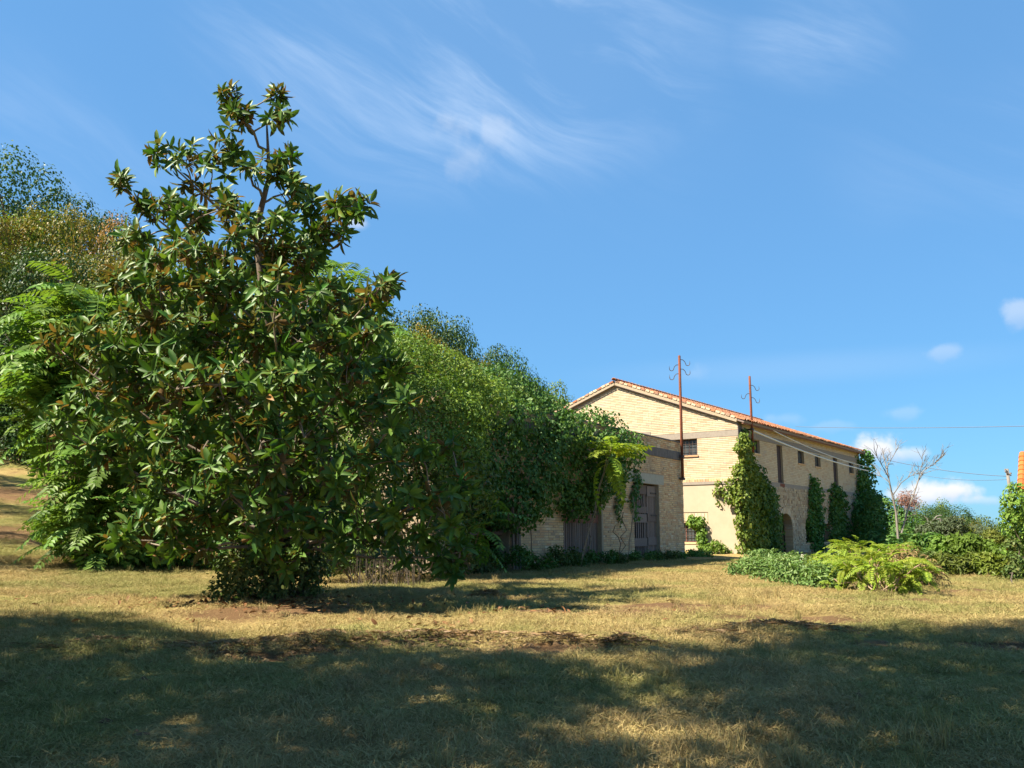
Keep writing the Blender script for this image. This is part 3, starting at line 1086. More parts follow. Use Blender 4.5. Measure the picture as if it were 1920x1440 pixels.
def slat_leaf(name, F, s0, s1, z0, z1, rails, n, mat, gap, out0, parent, rail_mat='wood_red', lean=.01):
    """a door leaf of upright slats on cross rails; slats and rails are sub-parts"""
    root = MB()
    for (a, b) in ((s0, s0 + .07), (s1 - .07, s1)):
        F.box(root, a, b, z0, z1, out0 - .03, out0 + .015)
    leaf = root.build(name, M[mat], parent)
    w = (s1 - s0 - .14) / n
    for k in range(n):
        mb = MB()
        a = s0 + .07 + k * w
        j = rng.uniform(-lean, lean, 2)
        e = w * (1 - gap)
        o = out0 - .012 + rng.uniform(-.004, .004)
        zt = z1 - .02 - rng.uniform(0, .04)
        zb = z0 + rng.uniform(0, .05)
        c = [(a + j[0], zb, o), (a + e + j[0], zb, o), (a + e + j[1], zt, o), (a + j[1], zt, o)]
        c = c + [(p_[0], p_[1], o + .02) for p_ in c]
        mb.add(F.pts(c), [np.array([(0, 3, 2, 1), (4, 5, 6, 7), (0, 1, 5, 4), (1, 2, 6, 5), (2, 3, 7, 6), (3, 0, 4, 7)])])
        mb.build('slat', M[mat], leaf)
    for (c0, c1) in rails:
        mb = MB()
        F.box(mb, s0 - .01, s1 + .01, c0, c1, out0 + .017, out0 + .05)
        mb.build('rail', M[rail_mat], leaf)
    return leaf


rl = [(3.12, 3.42), (2.12, 2.45), (1.22, 1.52)]
lf = slat_leaf('door_leaf', LA, 3.42, 4.90, .52, 3.44, [(3.08, 3.42), (2.00, 2.32), (2.36, 2.6), (1.12, 1.42)], 7, 'wood_grey', .48, -.20, barn, 'wood_grey')
lf['label'] = 'weathered leaf with open gaps between upright slats'
lf2 = slat_leaf('door_leaf', LA, 2.58, 3.38, .52, 3.44, [(3.0, 3.4), (2.05, 2.35), (1.15, 1.45)], 5, 'wood_grey', .10, -.17, barn, 'wood_grey')
for zz in (2.25, 3.1):
    mb = MB()
    LA.box(mb, 2.5, 3.1, zz, zz + .06, -.115, -.10)
    mb.build('hinge_strap', M['iron'], lf2)
g1 = slat_leaf('gate', LA, 7.66, 10.25, .5, 2.30, [(1.95, 2.22), (.85, 1.0)], 19, 'wood_grey', .30, -.14, barn, 'wood_red')
g1['label'] = 'grey slatted gate with a dark red rail'
for k in range(6):
    mb = MB()
    a = 8.55 + k * .17
    LA.box(mb, a, a + .12, 2.26, 2.78 + rng.uniform(-.06, .06), -.22, -.20)
    mb.build('plank', M['wood_grey'], barn)
part_box(LA, 'beam', M['wood_grey'], barn, 7.9, 9.9, 2.32, 2.40, -.12, -.03)
for (a, b, z_) in ((13.6, 16.1, 1.55), (13.6, 15.6, 2.2), (14.2, 16.1, 1.05)):
    part_box(LA, 'broken_rail', M['wood_grey'], barn, a, b, z_, z_ + .10, -.25, -.18)
for (a, l_) in ((13.05, .08), (13.25, -.05), (13.42, .02)):
    mb = MB()
    tube(mb, LA.pts([(a, .4, .10), (a + l_, 2.35, .08)]), .055, 6)
    mb.build('post', M['deadwood'] if a < 13.2 else M['wood_grey'], barn)

# ------------------------------------------------------------------ iron line poles
def hook(F, root, s, z, out, side, mat):
    mb = MB()
    th = np.linspace(0, math.pi * 1.0, 7)
    pts = [(s, z, out), (s + side * .14, z - .01, out), (s + side * .22, z - .09, out)]
    for q in th:
        pts.append((s + side * (.34 - .09 * math.cos(q)), z - .17 - .09 * math.sin(q), out))
    pts.append((s + side * .43, z - .02, out))
    tube(mb, F.pts(pts), .015, 5)
    return mb.build('hook', mat, root)


def line_pole(F, label, s, out, z0, z1, hooks, bracket):
    b = F.p(s, z0, out)
    root = thing('line_pole', label, 'pole', b, 'rusty iron line poles on the buildings')
    mb = MB()
    tube(mb, F.pts([(s, z0, out), (s - .02, z0 + (z1 - z0) * .5, out), (s - .03, z1 - .02, out), (s - .03, z1, out)]), [.062, .058, .055, .03], 8)
    mb.build('pipe', M['rust'], root, smooth=True)
    for (z_, sd_) in hooks:
        hook(F, root, s, z_, out, sd_, M['iron'])
    for (z_, w_) in bracket:
        mb = MB()
        F.box(mb, s - .08, s + .08, z_ - .05, z_ + .05, out - .08, out + .075)
        F.box(mb, s - .03, s + .03, z_ - .03, z_ + .03, .0, out - .06)
        mb.build('bracket', M['iron'], root)
    return root


s1_, zt1 = LA.at(1275, 667, .16)
_, zb1 = LA.at(1280, 900, .16)
sb1, _ = LA.at(1279, 860, .16)
HK = Face(KC + KN * .0, np.array([1.0, 0.0]), np.array([0.0, -1.0]))
pole1 = line_pole(LA, 'taller rusty iron pole with curled hooks, fixed to the barn corner', sb1, .16, zb1, zt1, [], [(4.72, 0), (zb1 + .05, 0)])
s2_, zt2 = FA.at(1408, 706, .35)
sb2, zb2 = FA.at(1412, 848, .35)
pole2 = line_pole(FA, 'shorter rusty iron pole with hooks, on the farmhouse corner by the eave', sb2, .35, zb2, zt2, [], [(6.50, 0)])
for (root, F_, s_, o_, zt_, hk) in ((pole1, LA, sb1, .16, zt1, [(.18, 1), (.40, -1), (.58, 1), (.78, -1)]), (pole2, FA, sb2, .35, zt2, [(.45, 1), (.85, -1), (1.05, 1)])):
    b = F_.p(s_ - .03, 0, o_)
    X = Face((b[0], b[1]), np.array([1.0, 0.0]), np.array([0.0, -1.0]))
    for (dz, sd_) in hk:
        hook(X, root, 0.0, zt_ - dz, 0.0, sd_, M['iron'])

# ------------------------------------------------------------------ wires
def wire(name, label, p0, p1, sag, rad, mat, group):
    mb = MB()
    p0 = np.asarray(p0, float)
    p1 = np.asarray(p1, float)
    tube(mb, curve_pts(p0, p1, 24, -sag), rad, 5)
    o = mb.build(name, M[mat], smooth=True)
    return tag(o, label, 'cable', group)


a0 = FA.p(sb2, 6.48, .35)
sE, zE = FA.at(1628, 883, .7)
sE2, zE2 = FA.at(1628, 876, .7)
wire('cable', 'thick white cable sagging across the farmhouse front, lower of the pair', a0 + np.array([.05, 0, -.05]), FA.p(sE, zE, .7), .18, .042, 'cable_white', 'white cables on the farmhouse')
sS, zS = FA.at(1440, 802, .3)
wire('cable', 'white cable running just above its thicker twin across the farmhouse front', FA.p(sS, zS, .3), FA.p(sE2, zE2, .7), .22, .026, 'cable_white', 'white cables on the farmhouse')
wire('cable', 'thin dark wire crossing the sky level from the farmhouse roof', PT(1492, 800, 52), PT(2150, 792, 30), .12, .014, 'cable_dark', 'thin overhead wires')
UP0 = PT(1888, 880, 55)
wire('cable', 'thin wire sloping from the vine clad farmhouse end to the wooden pole', PT(1622, 852, 60), PT(1889, 893, 55), .25, .019, 'cable_dark', 'thin overhead wires')
wire('cable', 'faint wire reaching the wooden pole from behind the dead tree', PT(1700, 884, 80), PT(1889, 899, 55), .3, .015, 'cable_dark', 'thin overhead wires')

up = thing('utility_pole', 'grey wooden utility pole leaning beside the orange roof', 'pole', PT(1900, 1010, 55))
mb = MB()
tube(mb, [PT(1902, 1040, 55), PT(1895, 930, 55), PT(1888, 879, 55)], [.12, .10, .09], 8)
mb.build('pole', M['deadwood'], up, smooth=True)
mb = MB()
tube(mb, [PT(1884, 884, 54.9), PT(1896, 892, 54.9)], .04, 5)
mb.build('crossarm', M['wood_grey'], up)
for (a, b) in ((1885, 882), (1895, 889)):
    mb = MB()
    tube(mb, [PT(a, b, 54.9), PT(a, b - 3, 54.9)], [.06, .04], 6)
    mb.build('insulator', M['wood_grey'], up)

# ------------------------------------------------------------------ cottage at the right edge
CX, CY = 14.75, 26.2
cot = thing('cottage', 'small cottage with bright orange tiled roof at the right edge', 'cottage', (CX, CY, .4))
mb = MB()
mb.box((CX, CY, -.5), (CX + 7, CY + 5, 2.85))
mb.build('wall', M['plaster'], cot)
mb = MB()
e0, e1, zr0, zr1 = CY - .3, CY + 2.5, 2.78, 4.05
mb.add([(CX - .2, e0, zr0), (CX + 7.2, e0, zr0), (CX + 7.2, e1, zr1), (CX - .2, e1, zr1), (CX - .2, CY + 5.3, zr0), (CX + 7.2, CY + 5.3, zr0), (CX - .2, e1, zr0), (CX + 7.2, e1, zr0)],
       [np.array([(0, 1, 2, 3), (3, 2, 5, 4)]), np.array([(0, 3, 4), (1, 5, 2)])])
croof = mb.build('roof', M['mortar'], cot)
cot.rotation_euler = (0, 0, R(-32))
m0, ctile = tile_mesh('roof_tile', M['tile_bright'])
sl = math.atan2(zr1 - zr0, e1 - e0)
slen = math.hypot(zr1 - zr0, e1 - e0)
dn = np.array([0, -math.cos(sl), -math.sin(sl)])
Rm = np.stack([np.array([-1.0, 0, 0]), dn, np.cross(np.array([-1.0, 0, 0]), dn)], -1)
if Rm[2, 2] < 0:
    Rm = np.stack([np.array([1.0, 0, 0]), dn, np.cross(np.array([1.0, 0, 0]), dn)], -1)
for j in range(8):
    for i in range(12):
        pos = np.array([CX - .1 + i * .21, e1, zr1]) + dn * (slen - .42 - j * .38) + Rm[:, 2] * .01 - np.array(cot.location)
        linked('roof_tile', ctile, croof, Matrix([[*Rm[0], pos[0]], [*Rm[1], pos[1]], [*Rm[2], pos[2]], [0, 0, 0, 1]]))


rng = np.random.default_rng(101)
# ------------------------------------------------------------------ magnolia
MD = 14.3
mbase = ground_at(528, 1122)
mag = thing('magnolia_tree', 'large glossy leaved magnolia standing alone on the mown grass', 'tree', mbase)
MAGB = [(425, 182, 34), (514, 178, 26), (520, 225, 32), (455, 215, 40), (438, 272, 48), (530, 285, 38), (485, 320, 48), (525, 345, 40), (300, 285, 40), (350, 300, 42), (398, 318, 40),
        (226, 350, 32), (268, 372, 38), (316, 388, 42), (366, 402, 44), (556, 352, 34), (580, 398, 40), (636, 388, 46), (676, 392, 34), (606, 428, 34), (425, 390, 50), (470, 430, 50), (520, 420, 40),
        (250, 452, 40), (285, 488, 48), (350, 470, 56), (420, 480, 58), (490, 490, 58), (556, 488, 44), (230, 535, 54), (300, 545, 58), (380, 560, 62), (450, 545, 62), (520, 545, 58), (580, 560, 54),
        (645, 575, 52), (706, 548, 38), (728, 530, 24), (110, 655, 42), (165, 632, 46), (205, 660, 54), (262, 620, 58), (330, 640, 66), (400, 640, 66), (480, 640, 66), (560, 640, 66), (640, 635, 56), (700, 625, 44),
        (130, 775, 40), (112, 795, 32), (180, 745, 50), (250, 722, 58), (330, 730, 66), (410, 722, 66), (490, 740, 66), (570, 722, 66), (650, 720, 58), (718, 692, 50), (752, 705, 42),
        (195, 835, 46), (250, 820, 56), (330, 820, 66), (410, 812, 66), (490, 830, 66), (570, 820, 66), (650, 800, 58), (720, 780, 50), (762, 768, 36), (700, 872, 56), (790, 850, 46), (848, 842, 36),
        (640, 890, 58), (560, 900, 66), (480, 910, 66), (400, 890, 58), (320, 890, 48), (280, 935, 40), (250, 1000, 36), (330, 990, 46), (400, 970, 48), (480, 990, 56), (550, 980, 56), (620, 970, 56),
        (700, 960, 54), (780, 940, 46), (832, 962, 42), (868, 920, 36), (862, 1035, 30), (842, 1068, 24), (800, 1010, 42), (722, 1022, 38), (640, 1022, 44), (560, 1050, 34), (500, 1040, 36), (225, 1012, 26)]
mblobs = []
for (px, py, r) in MAGB:
    hx = (px - 490) / (150 + 290 * ss(py, 150, 700))
    dm = 3.0 * ss(py, 120, 620) * math.sqrt(max(.05, 1 - hx * hx)) * (1 - .45 * ss(py, 850, 1080))
    offs = [-dm * rng.uniform(.35, .95)]
    if dm > 1.1 and rng.random() < .72:
        offs += [dm * rng.uniform(.1, .9)]
    if dm > 2.2 and rng.random() < .5:
        offs += [dm * rng.uniform(-.35, .35)]
    if px > 640 and py > 680 and len(offs) > 1:
        offs = offs[:1]
    for dy in offs:
        c = PT(px, py, mbase[1] + dy)
        mblobs.append((*c, r / 1700 * (mbase[1] + dy) * (.92 if py > 480 else .80)))
mblobs = np.array(mblobs)
# trunk and limbs
top = PT(500, 230, mbase[1])
tk = np.array([mbase, mbase + [.02, 0, 1.2], PT(515, 800, mbase[1]), PT(500, 600, mbase[1]), PT(480, 430, mbase[1]), PT(505, 330, mbase[1]), top])
mb = MB()
tube(mb, np.concatenate([[mbase - [0, 0, .3]], tk]), [.19, .16, .13, .11, .085, .06, .04, .015], 9)
trunk_len = tk[:, 2]
mb.build('trunk', M['bark_dark'], mag, smooth=True)
for k in range(3):                                  # sucker stems round the base
    mb = MB()
    a = rng.uniform(0, 6.28)
    q = mbase + np.array([.25 * math.cos(a), .25 * math.sin(a), -.1])
    tube(mb, curve_pts(q, q + np.array([.5 * math.cos(a), .4 * math.sin(a), 2.4]), 6, .1, .04), np.linspace(.07, .03, 6), 6)
    mb.build('stem', M['bark_dark'], mag, smooth=True)


def on_trunk(z):
    return np.array([np.interp(z, tk[:, 2], tk[:, k]) for k in range(3)])


order = np.argsort([-np.linalg.norm(b[:2] - mbase[:2]) for b in mblobs])
twigs = MB()
limbs = []
for n_, bi in enumerate(order):
    b = mblobs[bi]
    hd = np.linalg.norm(b[:2] - mbase[:2])
    st = on_trunk(max(mbase[2] + .9, b[2] - .55 * hd - .25))
    # join a nearby limb when one passes close by, else grow from the trunk
    best = None
    for lp in limbs:
        j = np.argmin(np.linalg.norm(lp - b[:3], axis=1))
        d_ = np.linalg.norm(lp[j] - b[:3])
        if 1 < j and d_ < .9 and (best is None or d_ < best[0]):
            best = (d_, lp[j])
    if best is not None:
        p_ = curve_pts(best[1], b[:3], 4, .03, .02)
        tube(twigs, p_, [.018, .014, .011, .008], 5)
    else:
        p_ = curve_pts(st, b[:3], 7, -.10 * hd * .4, .035)
        limbs.append(p_)
        lb = MB()
        tube(lb, p_, np.linspace(.022 + .006 * hd, .009, 7), 6)
        lb.build('branch', M['bark'], mag, smooth=True)
# rosettes
ros_p, ros_d = [], []
for b in mblobs:
    n_ = max(5, int(9.5 * (b[3] / .42) ** 2))
    d = rand_dirs(n_)
    d[:, 2] += .25
    d = nrm(d)
    pos = b[:3] + d * (b[3] * rng.uniform(.45, 1.0, n_))[:, None]
    for k in range(n_):
        ros_p.append(pos[k])
        ros_d.append(nrm(d[k] * .75 + np.array([-.16, -.55, .12]) + rng.normal(size=3) * .25))
        if k % 2 == 0:
            tube(twigs, [b[:3], (b[:3] + pos[k]) / 2 + rng.normal(size=3) * .02, pos[k]], [.009, .007, .005], 3, cap=False)
twigs.build('twigs', M['bark'], mag)['kind'] = 'stuff'
for lp in limbs:                                    # leaf clusters along the outer half of the limbs
    for _ in range(5):
        t_ = rng.uniform(.45, .9) * 6
        i_ = int(t_)
        q_ = lp[i_] + (lp[i_ + 1] - lp[i_]) * (t_ - i_)
        if np.hypot(q_[0] - mbase[0], q_[1] - mbase[1]) > .5:
            d_ = rand_dirs(1)[0]
            ros_p.append(q_ + d_ * rng.uniform(.05, .22))
            ros_d.append(nrm(d_ + np.array([-.16, -.4, .25])))
ros_p = np.array(ros_p)
ros_d = np.array(ros_d)
NLF = 11
axis = np.repeat(ros_d, NLF, 0)
ctr = np.repeat(ros_p, NLF, 0)
m = len(axis)
e1 = nrm(np.cross(axis, rand_dirs(m)))
k_ = np.tile(np.arange(NLF), len(ros_p))
e1r = nrm(np.cross(axis, np.repeat(rand_dirs(len(ros_p)), NLF, 0)))
e2r = np.cross(axis, e1r)
ph = k_ * 2.399 + rng.normal(size=m) * .2
rad = e1r * np.cos(ph)[:, None] + e2r * np.sin(ph)[:, None]
tilt = R(25) + (NLF - k_) / NLF * R(85) * rng.uniform(.6, 1.3, m)
ldir = nrm(axis * np.cos(tilt)[:, None] + rad * np.sin(tilt)[:, None] - np.array([0, 0, .10]))
lnor = nrm(axis * np.sin(tilt)[:, None] - rad * np.cos(tilt)[:, None] + rng.normal(size=(m, 3)) * .28)
lpos = ctr - axis * (.10 * (NLF - k_) / NLF)[:, None] + ldir * .015
llen = .235 * rng.uniform(.6, 1.18, m)
lsc = np.stack([llen * rng.uniform(.30, .39, m), llen, llen], -1)
lR = frames(ldir, lnor)
# the leaves nearest the eye stay separate parts
scr = np.stack([lpos[:, 0] / lpos[:, 1], (lpos[:, 2] - EYE) / lpos[:, 1]], -1)
cell = np.floor(scr / .026).astype(int)
face = np.abs((lR[:, :, 2] * nrm(np.array([0, 0, EYE]) - lpos)).sum(1))
best = {}
for i in np.argsort(lpos[:, 1]):
    key = (cell[i, 0], cell[i, 1])
    if face[i] > .45 and len(best.setdefault(key, [])) < 1:
        best[key].append(i)
pick = [i for v_ in best.values() for i in v_]
pick = sorted(pick, key=lambda i: lpos[i, 1] - 1.5 * face[i])[:300]
rest = np.ones(m, bool)
rest[pick] = False
mb = MB()
scatter(mb, MAG, lpos[rest], lR[rest], lsc[rest])
mb.build('foliage', M['magnolia'], mag, smooth=True)['kind'] = 'stuff'
m0 = MB()
m0.add(MAG[0], MAG[1])
mag_me = m0.mesh('leaf', smooth=True)
mag_me.materials.append(M['magnolia'])
for i in pick:
    q = lpos[i] - mbase
    A = lR[i] * lsc[i][None, :]
    linked('leaf', mag_me, mag, Matrix([[*A[0], q[0]], [*A[1], q[1]], [*A[2], q[2]], [0, 0, 0, 1]]))


rng = np.random.default_rng(102)
# ------------------------------------------------------------------ bushes and ivy
def bush(name, label, cat, base, blobs, n, size, mat, group=None, stems=4, stem_mat='twig', **kw):
    root = thing(name, label, cat, base, group)
    mb = MB()
    blob_leaves(mb, blobs, n, size, **kw)
    mb.build('foliage', M[mat], root)
    b = np.asarray(blobs, float)
    for k in range(stems):
        mb = MB()
        j = rng.integers(len(b))
        a = rng.uniform(0, 6.28)
        q = np.array(base) + np.array([math.cos(a), math.sin(a), 0]) * rng.uniform(0, .15)
        tube(mb, curve_pts(q - [0, 0, .1], b[j, :3], 6, .08, .04), np.linspace(.022, .008, 6), 5)
        mb.build('stem', M[stem_mat], root)
    return root


def px_blobs(lst, jitter=0.0):
    """(px, py, d, r_px) -> world clumps"""
    return np.array([(*(PT(a, b, d) + rng.normal(size=3) * jitter), r / 1700 * d) for (a, b, d, r) in lst])


# brambles round the magnolia's foot
bb = [(mbase[0] + a, mbase[1] + b, float(T(mbase[0] + a, mbase[1] + b)) + c, r) for (a, b, c, r) in
      ((-.75, -.2, .25, .28), (-.5, -.45, .45, .34), (-.2, -.5, .35, .34), (.1, -.45, .3, .32), (.35, -.35, .35, .30), (.5, 0, .4, .3), (-.9, .1, .5, .28), (-1.0, -.1, .15, .2), (-.35, -.1, .75, .34),
       (.1, -.1, .7, .34), (.4, .1, .65, .28), (.55, -.2, .2, .2), (-.65, .1, .8, .26), (.2, .4, .5, .4), (-.3, .5, .5, .4), (0, -.6, .12, .2), (-.55, -.6, .15, .2))]
bush('bramble_bush', 'low scrubby bramble growing round the foot of the magnolia', 'bush', mbase, bb, 5200, .085, 'bramble', stems=10, inner=.5, thick=(.4, 1.15), width=.6)


def curve_on(px, pts):
    a = np.array(pts, float)
    return np.interp(px, a[:, 0], a[:, 1])


TOPC = [(700, 690), (760, 650), (820, 668), (880, 690), (930, 700), (980, 712), (1030, 742), (1060, 775), (1100, 774), (1150, 790), (1180, 808), (1205, 824)]
BOTC = [(860, 930), (880, 945), (900, 965), (930, 985), (960, 985), (1000, 975), (1030, 950), (1055, 950), (1070, 975), (1100, 975), (1125, 950), (1150, 925), (1170, 880), (1190, 845), (1210, 832)]
ib = []
for px in np.arange(872, 1192, 15):
    t0, b0 = curve_on(px, TOPC), curve_on(px, BOTC)
    s_, zc = LA.at(px, 850, .2)
    for py in np.arange(t0 + 20, b0 - 10, 20):
        rr = rng.uniform(.36, .58)
        o_ = rng.uniform(.0, .40) + .25 * math.sin(px * .05 + py * .03)
        s_, z_ = LA.at(px + rng.uniform(-7, 7), py + rng.uniform(-7, 7), o_)
        if z_ > 5.2:                                # over the parapet: further back on the roof
            back = min(3.2, (z_ - 5.2) * 1.3)
            s_, z_ = LA.at(px, py, -back)
            ib.append((*LA.p(s_, z_, -back), rr * 1.2))
        else:
            ib.append((*LA.p(s_, z_, o_), rr))
ib = np.array(ib)
s_, z_ = LA.at(1060, 1000, .1)
ivy = thing('ivy', 'huge dark ivy curtain hanging over the brick barn wall and roof', 'ivy', LA.p(s_, .55, .2))
mb = MB()
blob_leaves(mb, ib, 42000, .125, tpl=KITE2, width=.8, droop=1.1, up=.1, inner=.62, thick=(.6, 1.12))
mb.build('foliage', M['ivy'], ivy)
for (px, y0, y1, ex) in ((1098, 960, 1050, 20), (1000, 900, 1060, -8), (905, 870, 930, 14), (1165, 960, 1055, 4), (1176, 930, 1055, 10), (1160, 985, 1058, -6)):
    mb = MB()
    a_ = LA.p(*LA.at(px, y1, .25), .25)
    b_ = LA.p(*LA.at(px + ex, y0, .3), .3)
    tube(mb, curve_pts(a_, b_, 7, 0, .06), .018, 5)
    mb.build('stem', M['twig'], ivy)
# strands hanging on the brick pier between the doors
for (px, y0, y1, n_) in ((1163, 880, 960, 150), (1192, 880, 975, 240), (1186, 895, 940, 130), (1160, 930, 985, 60)):
    mb = MB()
    ys = rng.uniform(y0, y1, n_)
    P_ = np.array([LA.p(*LA.at(px + 5 * math.sin(y / 14) + rng.normal() * 3.0, y, .06), .06 + rng.uniform(0, .08)) for y in ys])
    dd = nrm(np.array([0, 0, -1.0]) + rng.normal(size=(n_, 3)) * .5)
    nn = nrm(np.array([KN[0], KN[1], .3]) + rng.normal(size=(n_, 3)) * .4)
    scatter(mb, KITE2, P_, frames(dd, nn), np.stack([np.full(n_, .09), np.full(n_, .115), np.full(n_, .11)], -1))
    mb.build('strand', M['ivy'], ivy)['kind'] = 'stuff'


def wall_ivy(label, F, cells, n, size, mat, base_s, group='ivy growing on the farmhouse', stems=3, z0=.4):
    """ivy on a wall: clumps (s, z, r, out) hugging a face"""
    root = thing('ivy', label, 'ivy', F.p(base_s, z0, .1), group)
    bl_ = [(*F.p(s, z, o), r) for (s, z, r, o) in cells]
    mb = MB()
    blob_leaves(mb, bl_, n, size, width=.85, droop=1.0, up=.1, inner=.55, thick=(.5, 1.12))
    mb.build('foliage', M[mat], root)
    for k in range(stems):
        mb = MB()
        c_ = cells[rng.integers(len(cells))]
        s_ = base_s + rng.uniform(-.3, .3)
        tube(mb, curve_pts(F.p(s_, z0 - .1, .06), F.p(c_[0], c_[1], .05), 7, 0, .04), np.linspace(.035, .012, 7), 5)
        mb.build('stem', M['twig'], root)
    return root


def cells_from_px(F, rows, rmin, rmax, out=(.0, .2), step=10):
    """rows (py, px0, px1): fill the outline row by row"""
    cc = []
    rows = np.array(rows, float)
    for py in np.arange(rows[0, 0], rows[-1, 0], step):
        x0, x1 = np.interp(py, rows[:, 0], rows[:, 1]), np.interp(py, rows[:, 0], rows[:, 2])
        m = (x0 + x1) / 2
        s_, z_ = F.at(m, py, .1)
        s1, _ = F.at(x0, py, .1)
        s2, _ = F.at(x1, py, .1)
        w = abs(s2 - s1)
        k = max(1, int(round(w / .42)))
        for j in range(k):
            f = (j + .5) / k
            r = min(rmax, max(rmin, w / k * .62)) * rng.uniform(.85, 1.15)
            if rng.random() < .55:
                e_ = rng.uniform(-.32, .32)
                cc.append((s1 + (s2 - s1) * (f + e_) + rng.uniform(-.16, .16), z_ + rng.uniform(-.25, .25), rng.uniform(.06, .13), .03))
            cc.append((s1 + (s2 - s1) * f + rng.uniform(-.09, .09), z_ + rng.uniform(-.08, .08), r, rng.uniform(*out)))
    return cc


c1 = cells_from_px(GA, [(815, 1388, 1396), (835, 1383, 1396), (870, 1383, 1396), (895, 1375, 1396), (912, 1352, 1396), (935, 1362, 1396), (950, 1380, 1396), (990, 1383, 1396), (1030, 1392, 1398)], .14, .34, (.05, .3))
c1 += cells_from_px(GA, [(908, 1340, 1352), (945, 1342, 1350)], .12, .18, (.05, .2))
c1b = cells_from_px(FA, [(812, 1391, 1402), (860, 1391, 1410), (900, 1391, 1424), (930, 1391, 1430), (1035, 1391, 1432)], .14, .34, (.02, .22))
bl1 = [GA.p(s, z, o) for (s, z, r, o) in c1] + [FA.p(s, z, o) for (s, z, r, o) in c1b]
rad1 = [r for (s, z, r, o) in c1] + [r for (s, z, r, o) in c1b]
iv1 = thing('ivy', 'bright green ivy wrapped round the near corner of the farmhouse', 'ivy', GA.p(.2, .45, .1), 'ivy growing on the farmhouse')
mb = MB()
blob_leaves(mb, [(*p_, r_) for p_, r_ in zip(bl1, rad1)], 9500, .16, width=.85, droop=.9, up=.1, inner=.55, thick=(.5, 1.12))
mb.build('foliage', M['ivy_light'], iv1)
for k in range(5):
    mb = MB()
    tube(mb, curve_pts(FA.p(.1 + .3 * k, .3, .08), FA.p(.1 + .35 * k, 2.6, .08), 7, 0, .05), np.linspace(.06, .025, 7), 5)
    mb.build('stem', M['twig'], iv1)
wall_ivy('dark ivy patch with a pointed top beside the corner ivy', FA, cells_from_px(FA, [(878, 1423, 1426), (905, 1420, 1436), (925, 1422, 1455), (960, 1424, 1458), (1000, 1428, 1464), (1035, 1440, 1462)], .12, .36, (.0, .2)), 5200, .15, 'ivy', 3.3)
wall_ivy('narrow ivy column left of its wider neighbour on the farmhouse front', FA, cells_from_px(FA, [(895, 1521, 1523), (905, 1520, 1530), (925, 1518, 1536), (980, 1516, 1540), (1028, 1524, 1541)], .14, .40, (.0, .2)), 3200, .16, 'ivy', 10.6)
wall_ivy('wider ivy column standing below the second slit shutter', FA, cells_from_px(FA, [(908, 1561, 1563), (920, 1558, 1576), (940, 1555, 1583), (980, 1555, 1584), (1030, 1560, 1590)], .14, .45, (.0, .25)), 4200, .17, 'ivy', 14.5)
c5 = cells_from_px(FA, [(852, 1608, 1624), (880, 1610, 1626), (920, 1606, 1632), (960, 1596, 1645), (1000, 1596, 1650), (1045, 1602, 1655)], .3, .55, (.0, .5))
iv5 = wall_ivy('tall ivy swallowing the far end of the farmhouse up to the eave', FA, c5, 7000, .20, 'ivy', 19.8)
c6 = [(2.2 - .0 * k, 2.15, .22, .1) for k in range(1)] + cells_from_px(GA, [(975, 1290, 1322), (990, 1300, 1326), (1010, 1312, 1326), (1030, 1314, 1330), (1048, 1322, 1334)], .12, .24, (.05, .2))
wall_ivy('ivy trailing over the barred lower window of the gable', GA, c6, 1500, .14, 'ivy_light', 1.6)

# small plant at the foot of the plaster
b0 = GA.p(1.0, .5, .5)
bush('bush', 'small leafy bush at the foot of the plastered gable wall', 'bush', b0, [(*(b0 + np.array([a, b, c])), r) for (a, b, c, r) in ((-.4, 0, .3, .3), (0, 0, .4, .34), (.3, .1, .3, .28), (.6, .2, .15, .2), (-.15, 0, .62, .2))], 900, .15, 'ivy_light', stems=3, thick=(.4, 1.15))


rng = np.random.default_rng(103)
# ------------------------------------------------------------------ tree of heaven: fronds are parts of their own
FR = []
for k in range(5):
    m0 = frond_template(nl=[10, 12, 11, 13, 9][k], droop=[.30, .5, .65, .4, .2][k])
    FR.append((m0, m0.mesh('frond')))
FRB = []
for (m0, me) in FR:
    me.materials.append(M['ailanthus'])
    mc = me.copy()
    mc.materials.clear()
    mc.materials.append(M['ailanthus_bright'])
    FRB.append(mc)


def frond_matrix(pos, az, el, L, roll):
    d = np.array([math.cos(az) * math.cos(el), math.sin(az) * math.cos(el), math.sin(el)])
    n = nrm(np.array([0, 0, 1.0]) + rng.normal(size=3) * roll)
    Rm = frames(d[None], n[None])[0] * L
    return Matrix([[*Rm[0], pos[0]], [*Rm[1], pos[1]], [*Rm[2], pos[2]], [0, 0, 0, 1]])


def ailanthus(label, base, heads, L, per, bright=False, group=None, stem_r=.03, name='ailanthus_tree', cat='tree'):
    """stems that each end in a spray of long drooping pinnate fronds; heads are world points"""
    root = thing(name, label, cat, base, group)
    mb = MB()
    bz = np.array(base)
    for h in heads:
        h = np.array(h)
        tube(mb, curve_pts(bz - [0, 0, .15], h, 7, .02, .05), np.linspace(stem_r, .012, 7), 5)
    mb.build('stem', M['twig'], root)
    pool = FRB if bright else [f[1] for f in FR]
    for h in heads:
        a0 = rng.uniform(0, 6.28)
        for k in range(per):
            el = R(rng.uniform(-5, 50)) if k < per * .7 else R(rng.uniform(-40, 5))
            pos = np.array(h) - bz - np.array([0, 0, .45 * L * (k / per)]) + rng.normal(size=3) * .05
            linked('frond', pool[rng.integers(5)], root, frond_matrix(pos, a0 + k * 2.399, el, L * rng.uniform(.75, 1.15), .25))
    return root


GRP_A = 'trees of heaven beside the magnolia'
def heads_px(lst):
    return [PT(a, b, d) for (a, b, d) in lst]


